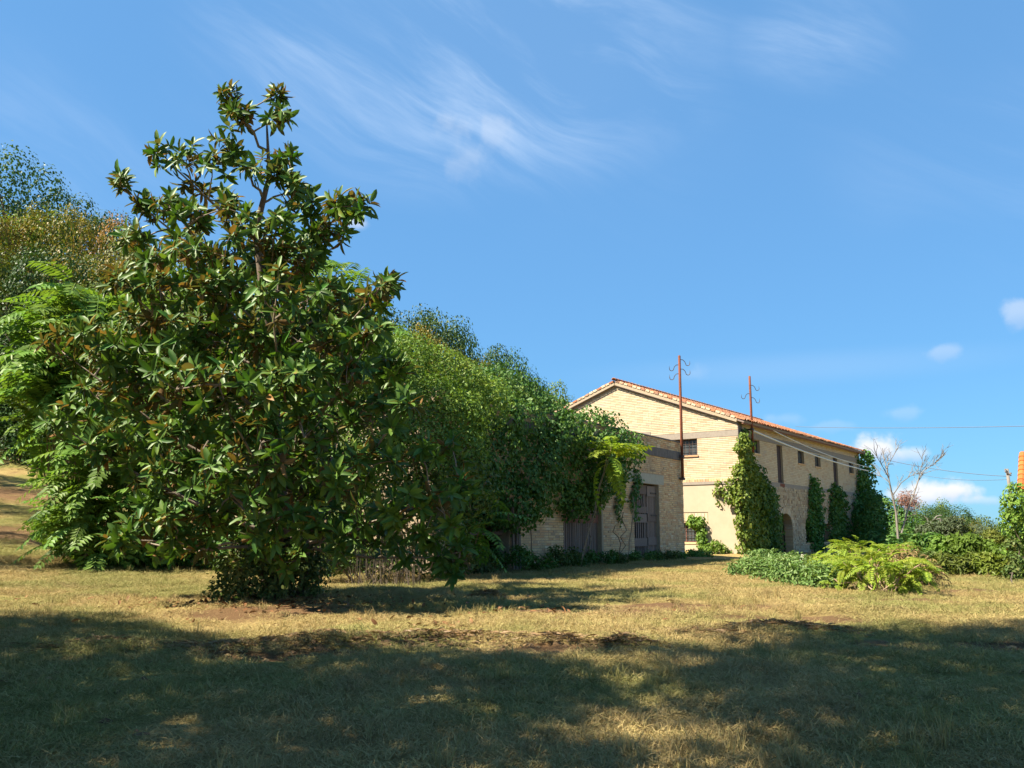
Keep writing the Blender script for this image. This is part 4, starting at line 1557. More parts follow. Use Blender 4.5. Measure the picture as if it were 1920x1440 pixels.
gA = lambda px, d: np.array([*PT(px, 1000, d)[:2], float(T(PT(px, 1000, d)[0], d))])
ailanthus('tallest tree of heaven at the left of the magnolia, long fronds drooping', gA(150, 23.8), heads_px([(135, 545, 23.7), (100, 580, 23.4), (170, 575, 24.0), (210, 600, 23.6), (80, 620, 23.2), (140, 630, 23.1), (190, 650, 23.2), (240, 640, 23.7), (60, 660, 23.4), (120, 680, 23.0), (250, 560, 24.2)]), 1.35, 14, group=GRP_A)
ailanthus('tree of heaven leaning out left of the magnolia at mid height', gA(110, 23.6), heads_px([(85, 700, 23.0), (100, 720, 22.7), (75, 690, 23.3), (150, 710, 22.8), (90, 760, 22.6), (190, 730, 23.0), (160, 780, 22.6), (70, 790, 23.2)]), 1.25, 13, group=GRP_A)
ailanthus('low tree of heaven whose fronds sweep the grass left of the magnolia', gA(150, 22.6), heads_px([(150, 860, 22.2), (160, 850, 22.0), (140, 900, 22.1), (180, 890, 21.8), (140, 930, 21.8), (210, 870, 22.0), (130, 950, 22.2), (160, 970, 21.6), (220, 940, 21.8), (130, 1000, 21.8), (240, 900, 22.2), (190, 1000, 21.5)]), 1.05, 13, group=GRP_A)
ailanthus('tree of heaven hidden behind the left half of the magnolia', gA(320, 23.6), heads_px([(300, 600, 23.7), (360, 640, 23.7), (260, 700, 23.4), (340, 720, 23.6), (300, 800, 23.2), (400, 720, 23.8), (380, 820, 23.4), (260, 860, 23.0), (330, 900, 23.0), (290, 960, 22.8), (390, 930, 23.0)]), 1.25, 12, group=GRP_A)
ailanthus('pale tree of heaven rising behind the right side of the magnolia', gA(600, 20), heads_px([(590, 500, 20), (630, 510, 20.2), (560, 540, 19.8), (620, 550, 19.9), (660, 560, 20.3), (540, 600, 19.7), (600, 610, 19.8), (670, 620, 20), (640, 680, 19.8), (570, 700, 19.6)]), .95, 11, bright=False, group=GRP_A)
s_, z_ = LA.at(1085, 985, .6)
hb = LA.p(s_, .55, .6)
s_, z_ = LA.at(1140, 846, 1.2)
h1 = LA.p(s_, z_, 1.2)
s_, z_ = LA.at(1150, 900, .5)
h2 = LA.p(s_, z_, .5)
lean = ailanthus('slender tree of heaven leaning out of the barn ivy, sunlit yellow green fronds', hb, [h1, h1 + np.array([.1, 0, .12])], 1.22, 11, bright=True, stem_r=.02)
ailanthus('tree of heaven shoot low against the barn wall at its shaded left end', LA.p(16.6, .55, .7), heads_px([(880, 940, 22.5), (900, 975, 22.5), (870, 990, 22)]), 1.0, 9)

# shrubs filling in behind the magnolia
base = gA(420, 23)
bush('shrub', 'dense dark shrub behind the magnolia trunk', 'shrub', base, px_blobs([(300, 1000, 22.8, 60), (360, 980, 23, 70), (430, 960, 23.2, 80), (500, 940, 23.4, 90), (250, 1010, 22.6, 40), (400, 1020, 22.4, 45), (470, 1015, 22.4, 45), (540, 1010, 22.5, 60), (440, 870, 23.5, 90), (540, 850, 23.6, 100), (350, 880, 23.4, 80),
     (300, 1030, 22.3, 34), (350, 1030, 22.2, 34), (440, 1034, 22.0, 34), (510, 1036, 22.0, 38), (570, 1036, 21.8, 38)], .1), 15000, .15, 'ivy', inner=.55)
bush('shrub', 'fresh green low shrub along the grass edge under the trees of heaven', 'shrub', gA(200, 22.6), px_blobs([(120, 1010, 23, 34), (160, 1020, 22.8, 34), (200, 1024, 22.6, 32), (240, 1030, 22.4, 30), (270, 1015, 22.6, 40), (180, 990, 23, 44), (100, 980, 23.4, 30)], .1), 5000, .16, 'ailanthus', inner=.5, width=.4)
base = gA(680, 21)
bush('shrub', 'tangled shrub with brown dry patches right of the magnolia trunk', 'shrub', base, px_blobs([(620, 1000, 20.5, 60), (680, 990, 20.8, 70), (740, 970, 21, 80), (800, 950, 21.2, 80), (840, 900, 21.6, 80), (640, 900, 21.5, 90), (720, 880, 21.8, 100), (780, 840, 22, 90), (600, 820, 21.8, 90), (690, 790, 22.2, 90), (830, 1000, 21, 50), (590, 1010, 20.3, 40), (620, 1045, 20.2, 36), (670, 1046, 20.3, 34), (720, 1044, 20.4, 34), (770, 1040, 20.6, 36), (820, 1040, 20.8, 38), (860, 1035, 21.2, 34)], .1), 13000, .13, 'bramble', inner=.55)
base = gA(750, 22)
bush('shrub', 'leafy creeper mound rising between the magnolia and the ivy curtain', 'shrub', base, px_blobs([(700, 690, 22.4, 60), (760, 690, 22.9, 70), (830, 710, 23.2, 65), (880, 730, 23.4, 60), (660, 720, 21.9, 70), (720, 760, 21.8, 80), (800, 770, 22.0, 80), (870, 790, 22.2, 60), (690, 840, 21.4, 80), (770, 850, 21.4, 80), (850, 860, 21.4, 60), (920, 740, 23.9, 50), (640, 640, 23.4, 60), (740, 640, 23.9, 50)], .15), 26000, .105, 'ivy_light', inner=.6)
# dry stalks by the barn end
mb = MB()
for k in range(90):
    q = PT(rng.uniform(655, 790), 1000, rng.uniform(19.0, 20.2))
    q[2] = T(q[0], q[1])
    e_ = q + np.array([rng.normal() * .12, rng.normal() * .1, rng.uniform(.25, .8)])
    tube(mb, [q, (q + e_) / 2 + rng.normal(size=3) * .02, e_], [.008, .006, .003], 3, cap=False)
ds = mb.build('dry_stalks', M['bark_dark'])
tag(ds, kind='stuff')

# weeds along the barn wall
k = 0
for (s0_, w_, h_) in [(q_[0], q_[1], q_[2] * .42) for q_ in ((.2, .6, .28), (1.6, .8, .24), (3.2, .9, .42), (4.4, .6, .3), (5.8, .9, .4), (7.3, 1.0, .62), (8.6, 1.2, .95), (10.0, 1.0, .75), (11.4, 1.2, 1.1), (12.6, 1.0, .9), (14.2, 1.4, 1.3), (15.8, 1.3, 1.2), (-.8, .8, .22))]:
    b_ = LA.p(s0_, .5, .5)
    b_[2] = T(b_[0], b_[1])
    bl_ = [(*(LA.p(s0_ + rng.uniform(-.5, .5) * w_, b_[2] + rng.uniform(.15, .9) * h_, rng.uniform(.15, .8))), rng.uniform(.2, .34) * (.6 + .4 * h_)) for _ in range(8)]
    where = ['at the near barn corner', 'on the brick pier by the corner', 'before the tall slatted door', 'at the left jamb of the tall slatted door', 'below the vine stems on the brick pier', 'at the right jamb of the low gate',
             'against the middle of the low gate', 'at the left jamb of the low gate', 'before the ruined brick pier', 'by the grey posts', 'under the broken rails', 'at the dark barn end', 'in the passage between barn and gable'][k]
    k += 1
    bush('weed_clump', 'dark weed clump ' + where, 'weeds', b_, bl_, int(500 + 700 * h_), .11, 'ivy' if k % 3 else 'bramble', 'weeds along the barn wall', stems=2, inner=.4, thick=(.3, 1.2), droop=.1, up=.3)

rng = np.random.default_rng(104)
# ------------------------------------------------------------------ overgrown patch at the right
PG = 'plants of the overgrown patch'
b_ = ground_at(1460, 1075)
bush('weed_bush', 'silvery green weeds heaped at the left of the overgrown patch', 'weeds', b_,
     [(*(ground_at(px, py) + np.array([0, .5, h_])), r_) for (px, py, h_, r_) in ((1390, 1082, .05, .22), (1420, 1085, .12, .26), (1450, 1090, .12, .30), (1485, 1096, .12, .30), (1520, 1102, .10, .28), (1550, 1108, .10, .26), (1440, 1078, .28, .26), (1475, 1080, .22, .26), (1510, 1086, .20, .26), (1410, 1078, .22, .2), (1560, 1096, .14, .26), (1590, 1110, .10, .22), (1460, 1068, .3, .2), (1500, 1072, .25, .22), (1425, 1070, .32, .18))],
     7000, .12, 'weed_silver', PG, stems=10, inner=.3, thick=(.2, 1.55), droop=.0, up=.45, width=.36, flat=.3)
for i, (px, py, hs, wd, lab) in enumerate([(1650, 1112, .62, 130, 'biggest bright yellow green shoot clump at the front of the overgrown patch'), (1560, 1085, .62, 70, 'bright shoots standing up behind the silvery weeds'), (1610, 1075, .85, 80, 'tall bright shoots before the ivy clad farmhouse end'),
                                   (1690, 1098, .5, 70, 'darker green shoots at the right of the overgrown patch'), (1668, 1072, .72, 60, 'upright pale shoot with a curled tip at the back of the patch')]):
    b_ = ground_at(px, py)
    hd = []
    for k in range(12 if i else 20):
        q = b_ + np.array([rng.uniform(-.5, .5) * wd / 85, rng.uniform(-.5, .6) * wd / 85, 0])
        hd.append((q[0], q[1], T(q[0], q[1]) + hs * rng.uniform(.3, 1.0)))
    ailanthus(lab, b_, hd, .38, 9, bright=(i != 3), group=PG, stem_r=.015, name='ailanthus_shoot', cat='plant')
b_ = ground_at(1715, 1100)
bush('brush_heap', 'grey brown heap of dry brush at the right end of the patch', 'brush', b_, [(*(b_ + np.array([a, b, c])), r) for (a, b, c, r) in ((-.2, 0, .2, .35), (.15, .1, .25, .35), (.45, .2, .15, .28), (.0, .3, .5, .3), (-.5, .1, .25, .3))], 1600, .14, 'dry', PG, stems=10, inner=.2, thick=(.2, 1.2), width=.2)
b_ = ground_at(1620, 1070)
bush('weed_bush', 'yellowed grassy weeds in the middle of the patch', 'weeds', ground_at(1570, 1075), [(*(ground_at(px, 1078) + np.array([0, .4, .12])), .28) for px in (1530, 1560, 1590, 1630, 1660)], 1500, .24, 'lime', PG, stems=3, inner=.2, thick=(.1, 1.2), width=.10, droop=-.9, up=.5)
# white stone standing among the weeds
b_ = ground_at(1508, 1070)
mb = MB()
prof = [(.17, -.1), (.20, .15), (.17, .3), (.12, .40), (.05, .46)]
v = []
for (r_, z_) in prof:
    for k in range(8):
        a_ = k * math.pi / 4
        v.append((b_[0] + r_ * math.cos(a_) * (1 + .15 * math.sin(3 * k)), b_[1] + r_ * .6 * math.sin(a_), b_[2] + z_ + .02 * math.cos(2 * k)))
f = [(i * 8 + j, i * 8 + (j + 1) % 8, (i + 1) * 8 + (j + 1) % 8, (i + 1) * 8 + j) for i in range(4) for j in range(8)]
mb.add(v, [np.array(f), np.arange(32, 40)[None]])
tag(mb.build('stone', M['white_stone']), 'whitish upright stone sticking out of the weeds', 'stone')

rng = np.random.default_rng(105)
# ------------------------------------------------------------------ thicket, trees and hedge on the right
TG = 'bushes of the right hand thicket'
for (px, d, tp, wpx, mat_, lab) in [(1720, 27, 1000, 90, 'ivy', 'dark leafy bush next to the ivy clad farmhouse end'), (1775, 26, 1010, 80, 'ailanthus', 'mid green bush in the middle of the thicket'), (1835, 25, 1005, 80, 'ailanthus', 'fresh green bush of layered leaves near the orange roof'),
                                    (1745, 24.5, 1048, 70, 'bramble', 'low scrub with dry stems at the edge of the thicket'), (1800, 23.5, 1048, 70, 'olive_green', 'low grassy shrub at the front of the thicket'), (1860, 23, 1050, 60, 'lime', 'yellowish shrub below the hedge at the right'),
                                    (1790, 33, 975, 110, 'grey_green', 'grey green bush rising behind the thicket'), (1870, 32, 985, 100, 'olive_green', 'olive toned bush behind the thicket on the right')]:
    x0 = PT(px, 1000, d)[0]
    b_ = np.array([x0, d, float(T(x0, d))])
    tz = PT(px, tp, d)[2]
    H = tz - b_[2]
    Wm = wpx / 1700 * d
    bl_ = [(b_[0] + rng.uniform(-.5, .5) * Wm, d + rng.uniform(-.4, .4) * Wm, b_[2] + H * rng.uniform(.1, .85), rng.uniform(.22, .34) * max(.8, min(H, Wm) * .8)) for _ in range(16)]
    bush('bush', lab, 'bush', b_, bl_, 5200, .17, mat_, TG, stems=3, inner=.55, width=.42)
# dark shrub in the shade of the farmhouse's far end
x0 = PT(1660, 1000, 54)
bush('shrub', 'very dark shrub in the shade past the farmhouse end', 'shrub', (x0[0], 54, float(T(x0[0], 54))), px_blobs([(1650, 1000, 55, 38), (1672, 1000, 54, 34), (1660, 970, 56, 34), (1690, 1015, 53, 30), (1640, 950, 58, 28), (1665, 1035, 52, 34), (1640, 1030, 53, 30), (1690, 985, 55, 24)], .2), 6500, .22, 'ivy')
hx = PT(1902, 1000, 22.5)
hb_ = np.array([hx[0] + .15, 22.5, float(T(hx[0], 22.5))])
bush('hedge', 'tall clipped looking hedge of vines below the orange roof', 'hedge', hb_,
     [(*(PT(px, py, 22.5 + rng.uniform(-.2, .5))), r_ / 1700 * 22.5) for (px, py, r_) in ((1915, 935, 32), (1900, 950, 24), (1925, 965, 34), (1895, 975, 20), (1905, 990, 26), (1935, 1000, 36), (1960, 960, 50), (1930, 1040, 36), (1910, 1030, 24), (1915, 1075, 26), (1945, 1085, 36), (1980, 1020, 60), (2010, 960, 60), (1890, 1075, 18))], 8000, .12, 'ivy_light', stems=3, stem_mat='bark_dark', inner=.55)
bush('shrub', 'reddish brown withered shrub at the foot of the vine hedge', 'shrub', ground_at(1898, 1098), px_blobs([(1898, 1020, 22, 14), (1902, 1050, 21.8, 14), (1896, 1075, 21.6, 16), (1905, 1090, 21.6, 14)]), 900, .10, 'bramble', stems=2, stem_mat='bark_dark', inner=.2, thick=(.2, 1.2))


rng = np.random.default_rng(106)
# ------------------------------------------------------------------ woodland trees
def crown_mesh(mat, nb, nl, leaf, shape, seed):
    """unit crown: height 1 above z=0, clumps gathered round an egg; returns mesh"""
    mb = MB()
    bl_ = []
    for _ in range(nb):
        d = rand_dirs(1)[0]
        rr = rng.uniform(.45, .92)
        x, y, z = d * rr
        bl_.append((x * shape[0], y * shape[0], .55 + z * .42 * shape[1], rng.uniform(.11, .25)))
    blob_leaves(mb, bl_, nl, leaf, width=.85, droop=.35, up=.2, inner=.74, thick=(.62, 1.07), flat=.1)
    zt = np.percentile(np.concatenate(mb.v)[:, 2], 99.7)
    mb.v = [v_ * np.array([1, 1, 1 / zt]) for v_ in mb.v]
    me = mb.mesh('crown')
    me.materials.append(M[mat])
    return me


def trunk_mesh(mat, limbs=5):
    mb = MB()
    tube(mb, [(0, 0, -.05), (.01, 0, .2), (.0, .02, .45), (.02, .0, .75)], [.028, .022, .015, .006], 7)
    for _ in range(limbs):
        a = rng.uniform(0, 6.28)
        z = rng.uniform(.2, .5)
        tube(mb, curve_pts((0, 0, z), (.3 * math.cos(a), .3 * math.sin(a), z + rng.uniform(.15, .35)), 4, -.02, .01), [.012, .009, .006, .003], 5)
    me = mb.mesh('trunk', smooth=True)
    me.materials.append(M[mat])
    return me


KINDS = {}
for (k_, mat_, nb, nl, leaf, shp) in [('oak', 'oak', 46, 22800, 0.0224, (.50, 1.0)), ('oak2', 'oak', 40, 20900, 0.0238, (.58, .95)), ('olive', 'olive_green', 40, 19000, 0.0238, (.48, 1.0)), ('ochre', 'ochre', 40, 18050, 0.0238, (.45, 1.0)),
                                      ('russet', 'russet', 34, 13300, 0.0238, (.45, 1.0)), ('lime', 'lime', 36, 17100, 0.0251, (.48, 1.0)), ('grey', 'grey_green', 38, 18050, 0.0238, (.52, .95)), ('ivyt', 'ivy_light', 38, 19000, 0.0251, (.55, .95))]:
    KINDS[k_] = crown_mesh(mat_, nb, nl, leaf, shp, 0)
TRK = [trunk_mesh('bark_dark') for _ in range(3)]


def tree(kind, label, x, y, H, rad, group, z=None, sink=0.0):
    z = float(T(x, y)) if z is None else z
    root = thing('tree', label, 'tree', (x, y, z - sink), group)
    a = rng.uniform(0, 6.28)
    sx = rad / .58
    for (nm, me) in (('crown', KINDS[kind]), ('trunk', TRK[rng.integers(3)])):
        w = sx if nm == 'crown' else H
        linked(nm, me, root, Matrix.Rotation(a, 4, 'Z') @ Matrix.Diagonal((w, w, H, 1)))
    return root


HG = 'trees of the wooded hillside'
HILL = [(40, 283, 62, 'oak', 5.2, 'dark oak topping the hill at the upper left'), (-70, 300, 62, 'oak2', 5.0, None), (145, 362, 66, 'oak2', 4.2, 'small dark oak right of the hilltop oak'), (205, 395, 68, 'oak', 4.0, None),
        (45, 372, 50, 'lime', 3.6, 'lime green tree just under the hilltop oak'), (-20, 380, 48, 'ochre', 3.4, 'ochre tree at the very left edge below the oak'), (115, 368, 50, 'ochre', 3.4, 'ochre yellow tree between the lime one and the russet one'), (195, 385, 54, 'russet', 2.8, 'russet orange tree behind the magnolia top'),
        (240, 415, 50, 'olive', 3.6, None), (20, 455, 44, 'olive', 3.6, None), (90, 450, 44, 'oak2', 3.4, None), (170, 455, 46, 'ochre', 3.4, None), (300, 440, 52, 'grey', 3.4, None),
        (30, 520, 46, 'grey', 3.4, 'grey green tree low on the slope at the left edge'), (110, 530, 42, 'oak', 3.4, 'dark green tree halfway up the slope left of the magnolia'), (200, 520, 40, 'olive', 3.4, None), (-40, 600, 44, 'oak', 3.6, 'dark tree at the lane just past the left edge'), (20, 640, 43, 'oak2', 3.6, 'dark shaded tree above the lane at the left'),
        (75, 640, 42, 'oak', 3.4, 'dark tree at the lane behind the tallest tree of heaven'), (330, 520, 40, 'olive', 3.6, None), (400, 470, 48, 'lime', 3.2, None), (470, 520, 42, 'ochre', 3.2, None), (540, 560, 44, 'grey', 3.2, None),
        (690, 585, 46, 'ochre', 2.8, None), (745, 556, 56, 'oak', 3.2, 'blue green tree with the highest crown right of the magnolia'), (815, 566, 58, 'oak2', 3.2, 'blue green tree breaking the skyline above the ivy'), (770, 595, 46, 'ochre', 2.8, 'ochre tree below the two blue green ones'),
        (855, 606, 60, 'oak', 3.0, None), (905, 640, 62, 'oak2', 2.8, None), (830, 640, 46, 'olive', 2.8, None), (895, 662, 48, 'ochre', 2.6, 'ochre tree over the middle of the ivy'), (945, 648, 62, 'oak', 2.8, None),
        (955, 682, 50, 'olive', 2.6, None), (990, 694, 60, 'oak', 2.6, None), (1022, 708, 62, 'ivyt', 2.6, None), (1050, 735, 64, 'oak', 2.0, 'last small tree on the skyline before the farmhouse roof'), (700, 640, 38, 'olive', 2.8, None), (640, 600, 42, 'olive', 3.0, None), (600, 540, 50, 'lime', 3.0, None)]
CNAME = {'oak': 'dark green', 'oak2': 'deep green', 'olive': 'olive green', 'ochre': 'ochre', 'russet': 'russet', 'lime': 'lime green', 'grey': 'grey green', 'ivyt': 'fresh green'}
used_l = set()
for (px, py, d, kind, rad_, lab) in HILL:
    tp = PT(px, py, d)
    z = float(T(tp[0], d))
    H = (tp[2] - z) * .95
    if lab is None:
        side = 'left of the magnolia' if px < 260 else 'seen through the magnolia crown' if px < 660 else 'above the creeper mound' if px < 880 else 'above the ivy near the farmhouse'
        lvl = ('high on the slope' if py < 470 else 'low on the slope') if px < 660 else ('on the skyline' if d > 55 else 'below the skyline')
        lab = f'{CNAME[kind]} hillside tree {lvl}, {side}'
        if lab in used_l:
            lab = f'{CNAME[kind]} tree {lvl}, {side}, {"further right" if px > 75 else "at the left edge"}'
    used_l.add(lab)
    tree(kind, lab, tp[0], d, max(H, 3.0), rad_, HG)
# dark undergrowth at the foot of the left wood
for (px, d, tp, lab) in ((30, 40, 720, 'dark undergrowth bush by the lane at the left edge'), (90, 39, 760, 'dark undergrowth bush between lane and tree of heaven'), (-40, 40, 740, 'dark undergrowth bush just past the left edge')):
    x0 = PT(px, 1000, d)[0]
    z0_ = float(T(x0, d))
    H = PT(px, tp, d)[2] - z0_
    bl_ = [(x0 + rng.uniform(-2.2, 2.2), d + rng.uniform(-.8, 1.2), z0_ + H * rng.uniform(.05, .85), rng.uniform(.7, 1.1)) for _ in range(20)]
    bush('bush', lab, 'bush', (x0, d, z0_), bl_, 6000, .17, 'oak', 'undergrowth of the left wood', stems=3)

rng = np.random.default_rng(107)
# right hand distance
DG = 'trees across the valley'
DIST = [(1768, 948, 62, 'oak', 2.6, 'dark round holm oak beyond the thicket'), (1735, 950, 66, 'oak2', 2.2, 'dark tree left of the round holm oak, behind the dead tree'), (1752, 938, 75, 'lime', 2.0, 'bright green crown peeping over the dark oaks'), (1690, 965, 60, 'ailanthus_t', 2.2, 'fresh green tree beneath the dead tree'),
        (1812, 970, 90, 'ochre', 2.0, 'small yellow orange tree on the far slope'), (1845, 968, 110, 'olive', 4.0, 'olive green far tree left of the utility pole'), (1880, 980, 110, 'olive', 4.0, 'olive green far tree beneath the utility pole'), (1820, 990, 80, 'grey', 3.0, 'grey green tree on the near side of the valley'),
        (1860, 1000, 70, 'lime', 2.6, 'yellow green tree low in the valley'), (1790, 1000, 60, 'grey', 2.6, 'pale grey green tree below the holm oak'), (1910, 990, 100, 'oak', 3.6, 'dark tree behind the hedge at the right edge'), (1940, 985, 100, 'olive', 4, 'olive tree past the right edge')]
KINDS['ailanthus_t'] = crown_mesh('ailanthus', 34, 8000, .04, (.5, 1.0), 0)
for (px, py, d, kind, rad_, lab) in DIST:
    tp = PT(px, py, d)
    z = float(T(tp[0], d))
    H = tp[2] - z
    tree(kind, lab, tp[0], d, max(H, 2.0), rad_, DG)
# far wood as one mass, along the valley and round behind
fb_ = []
for k in range(260):
    d = rng.uniform(120, 320)
    u = rng.uniform(.30, 1.4)
    x0 = u * d
    fb_.append((x0, d, float(T(x0, d)) + rng.uniform(1.5, 6.5), rng.uniform(2.2, 3.8)))
mb = MB()
blob_leaves(mb, fb_, 70000, .5, width=.7, inner=.6)
tag(mb.build('far_wood', M['olive_green']), kind='stuff')
for (px, py, lab) in ((1809, 958, 'thin dark cypress on the far ridge, taller of two'), (1818, 966, 'thin dark cypress on the far ridge, shorter of two')):
    tp = PT(px, py, 150)
    root = thing('cypress', lab, 'tree', (tp[0], 150, tp[2] - 6), 'cypresses on the far ridge')
    bl_ = [(tp[0] + rng.uniform(-.15, .15), 150 + rng.uniform(-.15, .15), tp[2] - 6 + h_, .62 * (1 - (h_ / 6.4) ** 2) + .12) for h_ in np.linspace(.3, 5.9, 14)]
    mb = MB()
    blob_leaves(mb, bl_, 1200, .45, width=.4, droop=-.8, inner=.5)
    mb.build('crown', M['oak'], root)
    mb = MB()
    tube(mb, [(tp[0], 150, tp[2] - 7.5), (tp[0], 150, tp[2] - 2)], [.15, .05], 6)
    mb.build('trunk', M['bark_dark'], root)

# dead tree
DD = 46
dead = thing('dead_tree', 'bare silvery dead tree with spreading branches past the farmhouse', 'tree', PT(1680, 1010, DD))


def dbranch(parent, pts, r0, r1, depth=2, name='branch'):
    mb = MB()
    P_ = np.array([PT(a, b, DD + c) for (a, b, c) in pts])
    tube(mb, P_, np.linspace(r0 * .6, r1 * .7, len(P_)), 6)
    for i in range(1, len(P_)):
        for _ in range(3):
            t_ = rng.random()
            q = P_[i - 1] + (P_[i] - P_[i - 1]) * t_
            d = nrm(nrm(P_[i] - P_[i - 1]) + rng.normal(size=3) * .55 + np.array([0, 0, .3]))
            L_ = rng.uniform(.35, .9)
            e_ = q + d * L_
            tube(mb, [q, (q + e_) / 2 + rng.normal(size=3) * .04, e_], [.014, .011, .006], 4)
            for _ in range(2):
                d2 = nrm(d + rng.normal(size=3) * .6)
                q2 = q + (e_ - q) * rng.uniform(.4, .9)
                tube(mb, [q2, q2 + d2 * rng.uniform(.15, .45)], [.009, .005], 3)
    return mb.build(name, M['deadwood'], parent)


dbranch(dead, [(1684, 1010, 0), (1680, 960, 0), (1672, 925, 0), (1666, 895, 0), (1660, 868, .2), (1654, 840, .3)], .10, .02, name='trunk')
dbranch(dead, [(1666, 895, 0), (1655, 875, -.2), (1645, 858, -.4), (1640, 846, -.5)], .04, .012)
dbranch(dead, [(1662, 878, .1), (1672, 860, .4), (1680, 846, .6), (1684, 838, .7)], .035, .012)
dbranch(dead, [(1673, 930, 0), (1690, 905, -.3), (1706, 893, -.6), (1722, 886, -.8)], .045, .012)
dbranch(dead, [(1668, 905, 0), (1655, 895, .4), (1645, 885, .6)], .03, .01)
dbranch(dead, [(1690, 1000, 0), (1704, 950, .4), (1714, 925, .5), (1722, 900, .5), (1732, 882, .6), (1748, 872, .7), (1762, 862, .8), (1772, 852, .9)], .075, .012)
dbranch(dead, [(1722, 900, .5), (1726, 880, .4), (1730, 866, .3), (1728, 856, .3)], .035, .01)
dbranch(dead, [(1748, 872, .7), (1755, 866, .4), (1764, 858, .2)], .02, .008)
pk = PT(1702, 1000, 56)
bush('shrub', 'pinkish twiggy shrub below the dead tree', 'shrub', (pk[0], 56, float(T(pk[0], 56))), px_blobs([(1700, 935, 56, 16), (1690, 942, 56, 12), (1714, 942, 56, 12), (1704, 950, 56, 16)]), 1500, .16, 'pink', stems=6, inner=.2, thick=(.2, 1.2), width=.25)
fd = thing('dead_tree', 'small bleached dead tree fallen among the far bushes', 'tree', PT(1750, 985, 52))
mb = MB()
for pts in ([(1735, 985), (1750, 975), (1762, 972), (1775, 982), (1785, 993)], [(1750, 975), (1756, 968), (1766, 966)], [(1762, 972), (1765, 982), (1760, 992)], [(1742, 980), (1738, 972), (1733, 968)]):
    tube(mb, [PT(a, b, 50) for (a, b) in pts], np.linspace(.05, .02, len(pts)), 5)
mb.build('trunk', M['deadwood'], fd)

# ------------------------------------------------------------------ tall trees left of the camera that shade the foreground
SG = 'tall trees standing left of the view'
GAPS = [(.75, 6.5, .55, .16), (2.0, 9.8, .5, .08)]
KSH = 1 / math.tan(R(SUN_EL))


def shade_tree(label, x, y, centre, radii, nb, br, n, seed):
    """a tall broad tree: clumps through an egg shaped crown over a bare trunk"""
    z = float(T(x, y))
    root = thing('tree', label, 'tree', (x, y, z), SG)
    global rng
    rng = np.random.default_rng(seed)
    bl_ = []
    while len(bl_) < nb:
        d = rand_dirs(1)[0] * rng.uniform(.25, 1) ** .5
        r_ = rng.uniform(*br)
        c_ = np.array(centre) + d * (np.array(radii) - r_ * .8)
        gx_, gy_ = c_[0] - KSH * (c_[2] - .3) * math.sin(R(SUN_AZ)), c_[1] - KSH * (c_[2] - .3) * math.cos(R(SUN_AZ))
        if any(((gx_ - a) / (rx_ + r_ * .75)) ** 2 + ((gy_ - b) / (ry_ + r_ * .8)) ** 2 < 1 for (a, b, rx_, ry_) in GAPS):
            nb -= 1 if rng.random() < .15 else 0
            continue
        bl_.append((*c_, r_))
    mb = MB()
    blob_leaves(mb, bl_, n, .19, width=.7, droop=.4, inner=.6)
    mb.build('crown', M['oak'], root)
    mb = MB()
    tube(mb, [(x, y, z - .2), (x + .1, y, z + 3), (x, y + .1, centre[2])], [.32, .26, .12], 9)
    mb.build('trunk', M['bark_dark'], root, smooth=True)
    for k in range(8):
        mb = MB()
        b_ = bl_[rng.integers(len(bl_))]
        tube(mb, curve_pts((x + .05, y, centre[2] - radii[2] * rng.uniform(.2, .9)), b_[:3], 6, .2, .1), np.linspace(.12, .03, 6), 6)
        mb.build('branch', M['bark_dark'], root, smooth=True)


shade_tree('tall high crowned oak nearest the view on the left, shading the foreground', -5.4, 3.0, (-3.4, 3.85, 13.3), (7.0, 5.5, 4.5), 150, (.9, 1.5), 105000, 1045)
shade_tree('broad oak left of the high crowned one, outside the view', -9.0, 3.4, (-9.0, 3.2, 8.8), (3.9, 4.7, 4.2), 56, (.8, 1.3), 34000, 1046)
shade_tree('farther oak outside the view at the left, level with the magnolia', -14.2, 7.0, (-14.0, 6.65, 8.0), (4.2, 4.4, 4.6), 56, (.8, 1.3), 32000, 1068)
for (x, y, H, rad_, kind, lab) in [(-17.0, 19.3, 8.5, 1.7, 'oak', 'small round oak outside the view, closest to the trees of heaven'), (-19.6, 23.4, 8.5, 1.6, 'olive', 'olive green tree outside the view beside the lane'),
                                   (-22.6, 28.4, 9.0, 1.8, 'oak', 'oak outside the view above the lane'), (-26.5, 33, 10.0, 2.0, 'oak2', 'oak outside the view at the upper lane')]:
    tree(kind, lab, x, y, H, rad_, SG)

rng = np.random.default_rng(108)
# ------------------------------------------------------------------ mown grass, straw, fallen leaves
def blade_patch(n, size, lmin, lmax, lie, w):
    mb = MB()
    pos = np.stack([rng.uniform(-size / 2, size / 2, n), rng.uniform(-size / 2, size / 2, n), np.zeros(n)], -1)
    az = rng.uniform(0, 6.283, n)
    el = np.clip(rng.normal(lie, .28, n), .02, 1.4)
    d = np.stack([np.cos(az) * np.cos(el), np.sin(az) * np.cos(el), np.sin(el)], -1)
    nn = nrm(np.cross(d, np.stack([-np.sin(az), np.cos(az), np.zeros(n)], -1)) + rng.normal(size=(n, 3)) * .4)
    L_ = rng.uniform(lmin, lmax, n)
    tpl = (np.array([(-.5, 0, 0), (.5, 0, 0), (.32, .55, .12), (-.32, .55, .12), (0, 1, 0)]), [np.array([(0, 1, 2, 3)]), np.array([(3, 2, 4)])])
    pos[:, 2] += rng.uniform(0, .03, n)
    scatter(mb, tpl, pos, frames(d, nn), np.stack([np.full(n, w) * rng.uniform(.6, 1.4, n), L_, L_], -1))
    return mb


